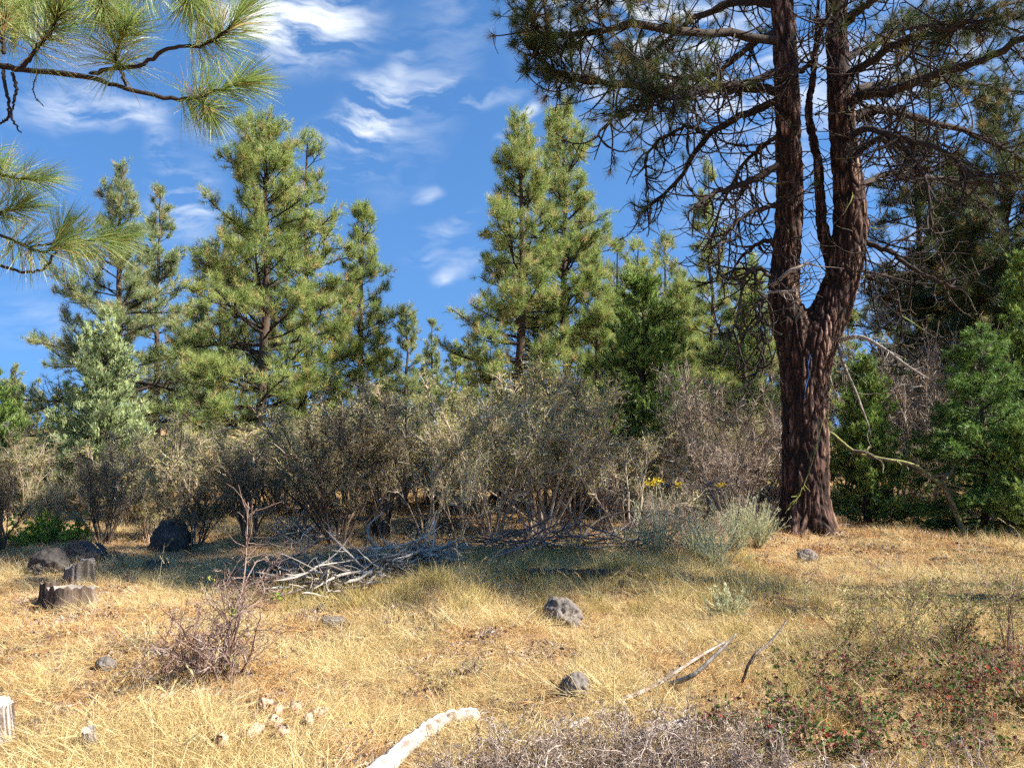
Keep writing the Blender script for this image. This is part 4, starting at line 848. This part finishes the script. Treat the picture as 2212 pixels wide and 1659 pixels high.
    for i in range(16):
        x = -150 + i*130 + rng.uniform(-30, 30); put('wide', x, 880 if x < 700 else 840, 17 + rng.uniform(-1, 3), 'hazy grey shrub far back between the trees', wide=1.3, group='far shrubs between the trees')
    D_ = 'leafless grey shrubs beside the forked pine'
    for x, ty, Y, lab, wd in [(1560, 715, 14.2, 'tall bare brown shrub left of the forked trunk', .85), (1645, 760, 13.6, 'bare tangled shrub touching the left side of the forked trunk', .8), (1480, 790, 14.6, 'bare shrub in front of the dark green juniper', .8),
                              (1600, 900, 12.8, 'low bare shrub in the shade left of the forked trunk', 1.1), (1930, 640, 15.5, 'tall leafless grey shrub between the fir and the forked pine', .7), (2010, 690, 15.0, 'leafless grey shrub close behind the fir', .7), (1860, 700, 16.2, 'leafless grey shrub behind the young juniper', .8), (1290, 930, 13.2, 'bare twiggy shrub right of the centre thicket', .8), (2060, 560, 17.0, 'tall leafless grey shrub behind the fir top', .7)]:
        put('bare', x, ty, Y, lab, wide=wd, name='bare_shrub', group=D_)
    for x, ty, Y in [(1430, 1040, 11.8), (1520, 1010, 12.2), (1600, 1050, 12.0), (1480, 1080, 11.3), (1560, 1090, 11.4), (1400, 1070, 12.4), (1640, 1060, 12.4)]:
        put('bare', x, ty, Y, 'low bare grey weeds before the dark thicket left of the forked trunk', wide=1.1, name='bare_shrub', group='low bare weeds left of the forked trunk')
bushes()

def twig_shrub(name, lab, loc, seed, H, W, stems, n1, n2, n3, wood, leafm, leaf, per, upright=.3, stemr=.006, wob=.3, tw=.003, group=None, leantint=None, bend=.1):
    rng = np.random.default_rng(seed); wd, lf = MB(), MB(); a = rng.uniform(0, 2*np.pi, stems); ti = W/H*rng.uniform(.1, 1.1, stems)
    S0 = np.stack([.16*W*np.cos(a), .16*W*np.sin(a), np.full(stems, -.02)], 1); D = np.stack([np.cos(a)*np.sin(ti), np.sin(a)*np.sin(ti), np.cos(ti)], 1)
    A = grow(rng, S0, D, H*rng.uniform(.45, 1.05, stems), 8, (0, 0, bend), wob, (0, 0, upright)); tubes(wd, A, stemr*rng.uniform(.6, 1.3, (stems, 1))*np.linspace(1, .3, 8)[None], 5, rng.uniform(.2, .9, stems))
    P = [A]
    if n1:
        s, d, p, ss = spawn(rng, A, n1, .15, .98, .8, .3); B = grow(rng, s, d, H*.32*rng.uniform(.4, 1.2, len(p)), 6, (0, 0, .1), wob*1.2, (0, 0, upright)); tubes(wd, B, np.full((len(p), 1), stemr*.4)*np.linspace(1, .4, 6)[None], 3, rng.uniform(.2, 1, len(p))); P.append(B)
    if n2:
        s, d, p, ss = spawn(rng, B, n2, .1, 1, .85, .3); Cc = grow(rng, s, d, H*.12*rng.uniform(.3, 1.3, len(p)), 4, (0, 0, .1), .35); ribbons(wd, Cc, np.full(len(p), tw), rng.uniform(.1, 1, len(p)), rng); P.append(Cc)
    if n3:
        s, d, p, ss = spawn(rng, Cc, n3, .1, 1, .85, .3); Dd = grow(rng, s, d, H*.05*rng.uniform(.3, 1.3, len(p)), 3, (0, 0, .1), .3); ribbons(wd, Dd, np.full(len(p), tw*.7), rng.uniform(.1, 1, len(p)), rng); P.append(Dd)
    if per:
        c, dd, pp = along(rng, P[-1], per, .1, 1.05, .004); leaves(lf, rng, c, leaf)
    t = empty(name, loc); tag(t, lab, 'shrub', group); wd.build('branches', M[wood], t, kind='stuff')
    if lf.n: lf.build('foliage', M[leafm], t, kind='stuff')
    return t, P

def foreground_plants():
    g = lambda x, y: gp(x, y)
    # the sparse reddish shrub at left
    b = g(478, 1475); s = b[1]/F
    t, _ = twig_shrub('sparse_shrub', 'sparse twiggy shrub with reddish bark standing alone in the left foreground', b, 41, 275*s, 130*s, 17, 9, 7, 4, 'redtwig', 'brightgreen', .022, 0, wob=.4, stemr=.0085, upright=.15, tw=.005)
    rng = np.random.default_rng(2); m = MB(); pth = lerp_path(np.array([at(505, 1440, b[1]+.05), at(512, 1330, b[1]+.05), at(528, 1240, b[1]+.1), at(533, 1160, b[1]+.1), at(536, 1085, b[1]+.1)])-b, 18); tubes(m, pth, np.linspace(.007, .003, 18), 6, .8, .08, rng)
    ss_, dd_, pp_, _ = spawn(rng, pth[None], 26, .3, .98, .9, .3); q = grow(rng, ss_, dd_, rng.uniform(.05, .3, 26), 5, (0, 0, 0), .4, (0, 0, .4)); tubes(m, q, np.linspace(.0035, .0015, 5)[None]*np.ones((26, 1)), 4, .6); m.build('leader', M['redtwig'], t)
    m = MB(); c = np.array([at(*p, b[1]-.1) for p in [(505, 1330), (508, 1322), (455, 1250), (425, 1395), (432, 1400), (450, 1398), (493, 1420), (488, 1440), (500, 1425), (600, 1290), (410, 1410)]]) - b
    for q_ in c:
        m = MB(); leaves(m, rng, q_ + rng.normal(size=(5, 3))*.012, .030); m.build('leaf_cluster', M['brightgreen'], t, kind='stuff')
    # olive wiry shrubs at right
    for i, (x, y, hp, wp, lab) in enumerate([(1925, 1430, 215, 90, 'wiry olive shrub in the middle of the right foreground'), (2060, 1400, 170, 80, 'wiry olive shrub farther right, behind the red leaved ground shrubs'), (1830, 1390, 150, 70, 'wiry olive shrub left of the middle one'), (2190, 1420, 230, 80, 'wiry olive shrub cut by the right edge'), (1975, 1330, 120, 60, 'small wiry olive shrub behind the others')]):
        b = g(x, y); s = b[1]/F; twig_shrub('wiry_shrub', lab, b, 60+i, hp*s, wp*s, 12, 7, 5, 2, 'redtwig', 'bush_leaf', .013, 3, wob=.3, stemr=.004, upright=.4, tw=.0026, group='wiry olive shrubs in the right foreground')
    for i, (x, y, hp, wp, lab) in enumerate([(710, 1400, 60, 80, 'small olive twiggy clump in the straw left of the centre rock'), (900, 1400, 55, 90, 'low twiggy clump in the straw under the centre rock'), (640, 1420, 60, 70, 'low dark twiggy clump right of the sparse shrub'), (1340, 1440, 70, 80, 'low dry twiggy clump right of the small rock'), (1090, 1600, 60, 100, 'low grey twiggy clump over the white log'), (960, 1490, 45, 60, 'tiny dry clump in the straw above the white log'), (310, 1400, 60, 60, 'low dry clump left of the sparse shrub')]):
        b = g(x, y); s = b[1]/F; twig_shrub('dry_clump', lab, b, 80+i, hp*s, wp*s, 12, 5, 4, 0, 'bush_wood', 'bush_leaf', .012, 2, wob=.3, stemr=.003, upright=.3, tw=.003, group='small dry clumps in the grass')
    # red leaved ground shrubs
    rr = np.random.default_rng(12); k = 0
    rl = [(1700, 1570), (1790, 1500), (1880, 1560), (1960, 1500), (2040, 1570), (2120, 1500), (2200, 1560), (1760, 1640), (1900, 1650), (2030, 1650), (2150, 1650), (1660, 1630), (1840, 1470), (2090, 1450), (2200, 1470), (1560, 1590)]
    for i, (x, y) in enumerate(rl):
        b = g(x, y); s = b[1]/F; twig_shrub('red_leaved_shrub', 'low ground shrub with crimson and green leaves in the bottom right corner', b, 100+i, 135*s, 115*s, 13, 7, 3, 0, 'redtwig', 'redleaf', .026, 2 if i < 9 else 1, wob=.35, stemr=.0032, upright=.2, tw=.0022, group='red leaved ground shrubs')
    # tangles of dead brush along the bottom
    for i, (x, y, hp, wp) in enumerate([(1000, 1690, 90, 130), (1130, 1660, 100, 140), (1250, 1650, 95, 130), (1370, 1640, 105, 140), (1490, 1650, 100, 130), (1600, 1680, 110, 140), (1200, 1720, 110, 150), (1430, 1720, 110, 150), (1320, 1590, 60, 110), (1550, 1600, 70, 110), (1720, 1720, 110, 150), (1900, 1740, 110, 150), (2080, 1740, 110, 150)]):
        b = g(x, y); s = b[1]/F; twig_shrub('dead_brush', 'tangle of dead grey purple twigs along the bottom edge', b, 130+i, hp*s*1.6, wp*s*1.5, 44, 8, 6, 0, 'deadtwig', 'bush_leaf', .01, 0, wob=.8, stemr=.0042, upright=-.8, tw=.0034, group='dead brush along the bottom edge', bend=-.6)
    # rabbitbrush, grey green, some with yellow flowers
    for i, (x, y, hp, wp, fl, lab) in enumerate([(1420, 1215, 150, 55, 1, 'grey green rabbitbrush with yellow flower heads, left of the pair'), (1600, 1190, 125, 50, 1, 'grey green rabbitbrush with one yellow flower nearest the forked trunk'), (1550, 1240, 120, 60, 0, 'tallest pale rabbitbrush without flowers between the flowering two'), (1500, 1215, 130, 60, 0, 'pale rabbitbrush at the right end of the long brush heap'), (1360, 1200, 60, 40, 0, 'small pale rabbitbrush over the long brush heap'), (1570, 1330, 60, 50, 0, 'low pale rabbitbrush in the grass in front of the others'), (1640, 1180, 90, 40, 0, 'narrow pale rabbitbrush beside the foot of the forked trunk')]):
        b = g(x, y); s = b[1]/F; rg = np.random.default_rng(200+i); st, lv, yl = MB(), MB(), MB(); K = 75
        a = rg.uniform(0, 6.283, K); ti = 1.6*wp/hp*rg.uniform(0, 1.0, K)**.8; S0 = np.stack([.03*np.cos(a), .03*np.sin(a), 0*a-.01], 1); D = np.stack([np.cos(a)*np.sin(ti), np.sin(a)*np.sin(ti), np.cos(ti)], 1)
        A = grow(rg, S0, D, hp*s*1.05*rg.uniform(.3, 1.15, K)**.9, 7, (0, 0, .3), .2, (0, 0, .4)); tubes(st, A, np.full((K, 1), .0038)*np.linspace(1, .5, 7)[None], 3, rg.uniform(.1, .8, K))
        c, d, p = along(rg, A, 22, .35, 1.0); needles(lv, rg, c, d, 3, .040, .005, .2, .8, .0); t = empty('rabbitbrush', b); tag(t, lab, 'shrub', 'rabbitbrush left of the forked trunk'); st.build('stems', M['sage'], t, kind='stuff'); lv.build('foliage', M['sage'], t, kind='stuff')
        if fl:
            top = A[np.argsort(-A[:, -1, 2])[:(5 if i == 0 else 2)], -1]; 
            for tp in top[np.unique(np.round(top[:, 0]/.10), return_index=True)[1]]:
                yl = MB(); leaves(yl, rg, tp + V(0, -.02, .02) + rg.normal(size=(50, 3))*V(.034, .034, .018), .030); yl.build('flower_head', M['yellow'], t, kind='stuff')
    # bright green leaves behind the boulders
    for i, (x, y, lab) in enumerate([(60, 1165, 'bright green leafy plant behind the left boulders, leftmost'), (150, 1150, 'bright green leafy plant directly behind the two dark boulders'), (105, 1160, 'bright green leafy plant between the two others')]):
        b = base(x, 11.6); twig_shrub('leafy_plant', lab, b, 230+i, .5, .6, 14, 6, 4, 0, 'bush_wood', 'brightgreen', .05, 4, stemr=.004)
    # lone tall dry stalks
    for i, (x0, y0, x1, y1) in enumerate([(1768, 1232, 1772, 1168), (1265, 1440, 1262, 1365), (845, 1250, 880, 1180), (1245, 1200, 1190, 1120), (1325, 1560, 1328, 1410), (320, 1440, 322, 1330), (700, 1280, 712, 1200)]):
        b = g(x0, y0); m = MB(); rg = np.random.default_rng(250+i); e = at(x1, y1, b[1]); pth = np.linspace(b, e, 8); pth[1:-1] += rg.normal(size=(6, 3))*.006; tubes(m, pth, np.linspace(.006, .003, 8), 5, .6, .1, rg); q = grow(rg, *spawn(rg, pth[None], 8, .5, 1, .6)[:2], .05, 3, (0, 0, .2), .2); ribbons(m, q, np.full(8, .003), .5, rg)
        t = m.build('dry_stalk', M['redtwig' if i == 0 else 'straw']); tag(t, ['dark dry stalk standing in front of the forked trunk', 'short dry stalk below the centre rock', 'slanting stalk in front of the stick heap', 'long pale stalk leaning in front of the centre shrubs', 'thin upright stalk right of the small rock', 'upright pale stalk left of the sparse shrub', 'thin stalk under the stick heap'][i], 'stalk')
M['deadtwig'] = mat('dead_grey_purple_twigs', [(0, (.07, .045, .033)), (.5, (.25, .18, .135)), (1, (.60, .50, .41))], rough=.8)
foreground_plants()

# ---------------------------------------------------------------- rocks, stumps, logs and brush heaps
def rock(name, lab, x, y, wp, hp, seed, m='rock', cat='rock', depth=.8, sink=.34, Y=None):
    b = gp(x, y) if Y is None else base(x, Y); s = b[1]/F; W, H = wp*s, hp*s/(1-sink); rng = np.random.default_rng(seed)
    import bmesh
    bm_ = bmesh.new(); bmesh.ops.create_icosphere(bm_, subdivisions=5, radius=1); 
    pl = unit(rng.normal(size=(9, 3))); pd = rng.uniform(.72, .95, 9)
    for v in bm_.verts:
        c = np.array(v.co)
        for n_, d_ in zip(pl, pd):
            k = c @ n_
            if k > d_: c = c - n_*(k-d_)*.85
        q = Vector(c*1.6 + seed); f = 1 + .16*noise.noise(q) + .10*noise.noise(q*2.7) + .05*noise.noise(q*7) + .025*noise.noise(q*17)
        pit = max(0, noise.noise(q*4.3+Vector((9, 0, 0)))-.28)
        v.co = c*(f - pit*.45)*np.array([W/2, W*depth/2, H/2])
    bm_.normal_update(); me = bpy.data.meshes.new(name); bm_.to_mesh(me); bm_.free()
    a = me.attributes.new('tint', 'FLOAT', 'POINT'); a.data.foreach_set('value', np.full(len(me.vertices), .5, np.float32)); me.polygons.foreach_set('use_smooth', np.ones(len(me.polygons), bool)); me.materials.append(M[m])
    o = bpy.data.objects.new(name, me); C.objects.link(o); o.location = (b[0], b[1]+W*depth*.3, b[2] + H*(.5-sink)); o.rotation_euler = (0, 0, rng.uniform(-.4, .4)); tag(o, lab, cat)
    return o
rock('rock', 'grey pitted basalt rock in the straw, at the centre', 1215, 1352, 92, 58, 1)
rock('rock', 'small grey pitted rock nearer the camera, below the centre rock', 1243, 1503, 66, 46, 2)
rock('rock', 'flat grey slab low in the grass, under the stick heap', 716, 1352, 66, 18, 3)
rock('rock', 'small blackish rock in the shaded grass right of the middle', 1350, 1278, 30, 26, 4, 'rockdark')
rock('rock', 'dark rock in the litter in front of the forked trunk', 1747, 1212, 44, 24, 5)
rock('rock', 'small flat pale grey stone under the centre shrubs', 1000, 1192, 42, 18, 6)
rock('boulder', 'rounded dark boulder at left, the smaller front one of the pair', 92, 1240, 80, 52, 7, 'rockdark', 'boulder', .9)
rock('boulder', 'rounded dark boulder at left, the larger one of the pair behind the stump', 165, 1222, 100, 52, 8, 'rockdark', 'boulder', .9)
rock('boulder', 'upright dark boulder behind the low round shrub', 357, 1188, 86, 62, 9, 'rockdark', 'boulder', .9)
rock('rock', 'flat dark rock lying in the shade between boulders and stick heap', 330, 1232, 72, 20, 10, 'rockdark')
rock('rock', 'small shaded stone beside the flat dark rock', 275, 1260, 40, 16, 11, 'rockdark')
rock('rock', 'dark little stone in the straw left of the sparse shrub', 222, 1447, 50, 24, 12)
rock('rock', 'grey stone at the right edge by the foot of the fir', 2195, 1160, 36, 22, 13)
rock('rock', 'flat pale stone sunk in the litter at left', 330, 1412, 66, 12, 14)
rock('rock', 'little stone between slab and stick heap', 695, 1325, 32, 20, 15)
rock('boulder', 'dark boulder glimpsed through the centre thicket', 985, 1060, 90, 100, 16, 'rockdark', 'boulder', .9, .2, 15.5)

M['mosslimb'] = mat('part_mossy_grey_limb', [(0, (.05, .04, .03)), (.45, (.15, .125, .09)), (.7, (.22, .22, .07)), (1, (.34, .35, .09))], noise_scale=6, noise_amt=.6, bump=.8, bump_scale=40, rough=.95)
def log(name, lab, pts, r0, r1, m, seed, cat='log', n=30, sides=14, knots=0, group=None, tint=.5, rough=.04, jit=.02, branch=0):
    rng = np.random.default_rng(seed); path = lerp_path(np.array(pts), n); path[1:-1] += rng.normal(size=(n-2, 3))*r0*jit*3
    mb = MB(); r = np.linspace(r0, r1, n)*(1+.02*rng.normal(size=n)); o = path[0].copy(); aa = rng.normal(size=(1, sides))*.16; aa -= aa.mean(); tv = np.clip(tint + aa + .08*rng.normal(size=(n, sides)) + .08*rng.normal(size=(n, 1)), 0, 1)
    r = r*(1+.07*np.sin(np.linspace(0, 17+seed, n))*np.sin(np.linspace(0, 5, n)+seed)); tubes(mb, path-o, r, sides, tv.ravel(), rough*.4, rng, close=True)
    if branch:
        s, d, p, _ = spawn(rng, (path-o)[None], branch, .15, .98, .9, .3); q = grow(rng, s, d, rng.uniform(.08, .5, branch)*max(1, r0*20), 6, (0, 0, 0), .45); tubes(mb, q, r1*rng.uniform(.25, .6, (branch, 1))*np.linspace(1, .4, 6)[None], 5, tint, .05, rng)
    ob = mb.build(name, M[m], None, smooth=True); ob.location = o; tag(ob, lab, cat, group); return ob
def G(x, y, h=0.0):
    p = gp(x, y); p[2] += h; return p
log('bleached_log', 'bleached white log lying slantwise at the bottom, ending under dead twigs', [G(775, 1720, .03), G(835, 1665, .035), G(900, 1612, .045), G(960, 1572, .05), G(1035, 1550, .03)], .050, .034, 'bleached', 1, n=44, sides=18, tint=.7, rough=.07, jit=.035)
log('bleached_log', 'short pale log piece lying among the dead brush, bottom centre', [G(1385, 1610, .04), G(1500, 1575, .05)], .035, .03, 'bleached', 2, n=12)
log('bleached_log', 'pale wood piece left of the short pale log, half in the brush', [G(1225, 1590, .04), G(1275, 1570, .05)], .022, .016, 'bleached', 3, n=10)
log('dead_branch', 'dead branch propped up to the right, forking from the brush', [G(1440, 1490, .03), at(1500, 1455, 4.95), at(1560, 1400, 5.0), at(1592, 1368, 5.05)], .020, .006, 'silver', 4, 'branch', branch=5, sides=8)
log('dead_branch', 'second propped dead branch, reaching farther right', [G(1600, 1490, .02), at(1625, 1420, 5.1), at(1665, 1385, 5.15), at(1703, 1335, 5.2)], .011, .005, 'silver', 5, 'branch', branch=6, sides=8)
log('dead_branch', 'pale dead branch lying left of the propped branches', [G(1330, 1530, .03), G(1420, 1495, .05), G(1500, 1450, .08), G(1570, 1420, .12)], .016, .008, 'bleached', 6, 'branch', branch=6, sides=8, tint=.4)
log('dead_branch', 'long thin dead branch lying in the litter at the right edge', [G(2010, 1190, .02), G(2080, 1195, .04), G(2150, 1200, .03), G(2230, 1215, .05)], .014, .006, 'silver', 7, 'branch', branch=8, sides=7, tint=.3)
log('dead_branch', 'thin dead branch above the long one at the right edge', [G(2060, 1155, .02), G(2120, 1165, .05), G(2215, 1185, .05)], .010, .006, 'silver', 8, 'branch', branch=4, sides=7, tint=.3)
log('fallen_log', 'long dark log lying in the shaded grass in the middle distance', [G(1118, 1250, .06), G(1200, 1252, .06), G(1290, 1252, .06), G(1372, 1252, .06)], .055, .045, 'bark', 9, n=24)
log('wood_piece', 'pale weathered wood piece in front of the dark log', [G(1192, 1274, .03), G(1245, 1278, .03), G(1282, 1270, .02)], .025, .012, 'silver', 10, 'wood')
log('wood_piece', 'grey weathered wood piece left of the dark log', [G(1075, 1272, .03), G(1128, 1276, .03)], .028, .018, 'silver', 11, 'wood', tint=.3)
log('wood_piece', 'reddish rotten wood piece in the shaded grass under the centre shrubs', [G(1000, 1262, .02), G(1060, 1264, .03)], .02, .012, 'bark', 12, 'wood', tint=.9)
log('dead_branch', 'mossy fallen limb arching down from the young juniper to the fir', [at(1790, 930, 12.6), at(1847, 976, 12.6), at(1900, 990, 12.5), at(1967, 1003, 12.4), at(2010, 1030, 12.3), at(2045, 1062, 12.2), base(2080, 12.2)], .022, .042, 'mosslimb', 13, 'branch', branch=40, n=34, sides=9, rough=.12)
log('dead_branch', 'pale branch standing up in a curve from the right end of the stick heap', [G(905, 1225, .1), at(925, 1200, 8.9), at(937, 1170, 8.9), at(939, 1118, 8.95)], .016, .008, 'silver', 14, 'branch', sides=8, tint=.9)
log('dead_branch', 'curved pale branch rising from the top of the stick heap', [G(850, 1225, .25), at(815, 1185, 9), at(795, 1155, 9), at(800, 1130, 9), at(830, 1105, 9)], .02, .008, 'silver', 15, 'branch', sides=8, tint=.6, branch=4)
log('dead_branch', 'arched dead branch over the long brush heap', [G(1240, 1190, .05), at(1290, 1125, 10.6), at(1360, 1105, 10.6), at(1440, 1110, 10.6), at(1500, 1130, 10.6)], .018, .008, 'silver', 16, 'branch', sides=7, tint=.1, branch=12)
log('dead_branch', 'whitish forked twig lying in front of the rabbitbrush', [G(1385, 1235, .03), G(1440, 1205, .1), G(1490, 1198, .08)], .012, .005, 'bleached', 17, 'branch', sides=7, branch=12, tint=.4)
log('wood_piece', 'small pale wood piece in the straw behind the sparse shrub', [G(470, 1345, .02), G(520, 1335, .03)], .018, .01, 'bleached', 18, 'wood', tint=.3)
log('wood_piece', 'thick dark stick end poking from the front of the stick heap', [G(770, 1310, .02), G(700, 1270, .09)], .035, .028, 'bark', 19, 'wood')

def stumps():
    rng = np.random.default_rng(4)
    def stump(name, lab, x, y, wp, hp, seed, m, topm, lean=(0, 0), cat='stump', jag=.25):
        b = gp(x, y); s = b[1]/F; W, H = wp*s/2, hp*s; n, K = 12, 40; a = np.linspace(0, 2*np.pi, K, endpoint=False); r = np.random.default_rng(seed)
        rid = 1 + .07*np.sin(a*2+seed) + .05*np.sin(a*5+seed) + .03*r.normal(size=K); topz = H*(1 + jag*.5*np.sin(a+seed) + jag*.35*r.normal(size=K)*.5)
        V_ = []
        for i in range(n):
            t = i/(n-1); z = -.05 + (topz+.05)*t; rad_ = W*(1.0 + .28*(1-t)**3)*rid*(1-.05*t) * (1+.02*r.normal(size=K)); V_.append(np.stack([rad_*np.cos(a)+lean[0]*t*H, rad_*np.sin(a)+lean[1]*t*H, z], 1))
        V_.append(V_[-1]*V(.55, .55, 1) + V(0, 0, -.012)); V_.append(V_[-1]*V(.02, .02, 1))
        V_ = np.array(V_); idx = np.arange((n+2)*K).reshape(n+2, K); f = np.stack([idx[:-1], np.roll(idx[:-1], -1, 1), np.roll(idx[1:], -1, 1), idx[1:]], -1)
        mb = MB(); mb.add(V_[:n].reshape(-1, 3), f[:n-1].reshape(-1, 4), np.tile(np.clip(.45+.3*r.normal(size=K), 0, 1), n)); root = empty(name, b); tag(root, lab, cat); mb.build('side', M[m], root, smooth=True)
        mb = MB(); mb.add(V_[n-1:].reshape(-1, 3), (f[n-1:]-(n-1)*K).reshape(-1, 4), .7); mb.build('cut_top', M[topm], root)
        return root
    stump('tree_stump', 'broad dark weathered stump with a pale cut top at left', 155, 1312, 100, 42, 3, 'stumpside', 'silver', jag=.40)
    stump('tree_stump', 'paler split stump standing just behind the broad dark one', 172, 1262, 58, 42, 8, 'silver', 'silver', jag=.5)
    stump('wood_slab', 'dark upright slab leaning at the left side of the broad stump', 108, 1306, 40, 44, 9, 'stumpside', 'stumpside', cat='wood', jag=.3)
    # the white snag in the lower left corner and the peg beside it
    stump('white_snag', 'bleached white stump post cut by the left edge near the bottom', 10, 1600, 44, 82, 5, 'bleached', 'bleached', lean=(-.12, 0), jag=.2)
    stump('wood_peg', 'small leaning pointed wood peg at lower left', 204, 1618, 26, 42, 6, 'silver', 'silver', lean=(-.35, 0), cat='wood', jag=.2)
M['stumpside'] = mat('split_grey_brown_wood', [(0, (.03, .022, .017)), (.5, (.095, .065, .047)), (1, (.22, .165, .12))], noise_scale=18, noise_amt=.3, stretch=(1, 1, .12), bump=.8, bump_scale=40, rough=.9)
stumps()

# pale chips of peeled wood
M['chip'] = mat('peach_rotten_wood', [(0, (.30, .17, .10)), (.5, (.58, .39, .26)), (1, (.76, .60, .47))], noise_scale=20, noise_amt=.4, bump=.8, bump_scale=60, rough=.9)
rgc = np.random.default_rng(6)
for i, (x, y, wp, a) in enumerate([(545, 1602, 60, .5), (600, 1555, 22, 1.3), (592, 1580, 34, .2), (690, 1560, 40, .5), (640, 1548, 18, .9), (612, 1600, 26, .2), (570, 1540, 30, .1), (668, 1575, 22, 1.2), (475, 1622, 24, .8)]):
    c = G(x, y, .05); s = c[1]/F; d = V(math.cos(a), .3, math.sin(a))*wp*s/2
    path = np.linspace(c-d, c+d, 9); path += rgc.normal(size=path.shape)*.006; mb = MB()
    th = np.linspace(0, 2*np.pi, 10, endpoint=False); r = np.sin(np.linspace(.3, math.pi-.2, 9))*.034*rgc.uniform(.7, 1.1); tubes(mb, path-c, r, 10, .45, .28, rgc, close=True)
    o = mb.build('wood_chip', M['chip'], smooth=True); o.location = c; tag(o, 'pale curled piece of rotten wood lying in the straw near the bottom', 'wood', 'pale rotten wood pieces')

def heap(name, lab, pts, n, seed, m, Lr, rr, hgt, width, dirs=None, curl=.3, tint=(.2, 1.)):
    """a heap of sticks, every stick a part"""
    rng = np.random.default_rng(seed); path = lerp_path(np.array(pts), 12); root = empty(name, path[len(path)//2]); tag(root, lab, 'brush heap'); o = np.array(root.location)
    L = np.linspace(0, 1, 12)
    for i in range(n):
        t = rng.uniform(0, 1); c = np.array([np.interp(t, L, path[:, j]) for j in range(3)]); prof_ = math.sin(math.pi*(.08+.84*t))**.6
        c[1] += rng.normal()*width*.5; hh = hgt*prof_*(1-min(1, abs(c[1]-np.interp(t, L, path[:, 1]))/width/1.3)); c[2] = float(gz(c[0], c[1])) + rng.uniform(.0, 1)*hh + .01
        az = rng.normal()*.55 + (0 if rng.uniform() < .75 else 1.3); az += math.pi*(rng.uniform() < .5); el = rng.normal()*.16 + (.5 if rng.uniform() < .10 else 0)
        d = np.array([[math.cos(az)*math.cos(el), math.sin(az)*math.cos(el), math.sin(el)]]); ln = rng.uniform(*Lr); r0 = rng.uniform(*rr)
        P = grow(rng, (c-d[0]*ln*.5)[None], d, ln, 9, rng.normal(size=3)*curl, .22, rng.normal(size=3)*curl)
        P[..., 2] = np.maximum(P[..., 2], gz(P[..., 0], P[..., 1]) + r0*.7)
        mb = MB(); tubes(mb, P-o, r0*np.linspace(1, .45, 9)[None], 6, rng.uniform(*tint), .06, rng, close=True)
        k = rng.integers(0, 4)
        if k: s, dd, p, _ = spawn(rng, P-o, int(k), .3, .95, .8); q = grow(rng, s, dd, rng.uniform(.08, .35, k), 5, (0, 0, .1), .4); tubes(mb, q, r0*.45*np.linspace(1, .4, 5)[None]*np.ones((k, 1)), 4, rng.uniform(*tint))
        mb.build('stick', M[m], root, smooth=True)
    return root
heap('stick_heap', 'heap of weathered silver grey sticks in front of the darkest shrub', [G(575, 1262), G(680, 1268), G(780, 1265), G(880, 1245), G(960, 1225)], 290, 1, 'silver', (.3, 1.1), (.007, .024), .34, .42)
heap('brush_heap', 'long low heap of thin brown dead branches right of the middle', [G(1070, 1200), G(1180, 1198), G(1300, 1196), G(1400, 1200), G(1490, 1205)], 170, 2, 'heapwood', (.5, 1.7), (.004, .013), .34, .5, tint=(.1, .8))
heap('brush_heap', 'small heap of grey branches lying in the shade behind the stick heap', [base(610, 11.2), base(700, 11.4)], 60, 3, 'silver', (.3, 1.1), (.005, .014), .25, .4)
heap('brush_heap', 'dark jumble of branches behind the crooked stemmed shrub', [base(900, 12.3), base(985, 12.3)], 55, 4, 'silver', (.3, 1.2), (.005, .016), .35, .4, tint=(0, .6))
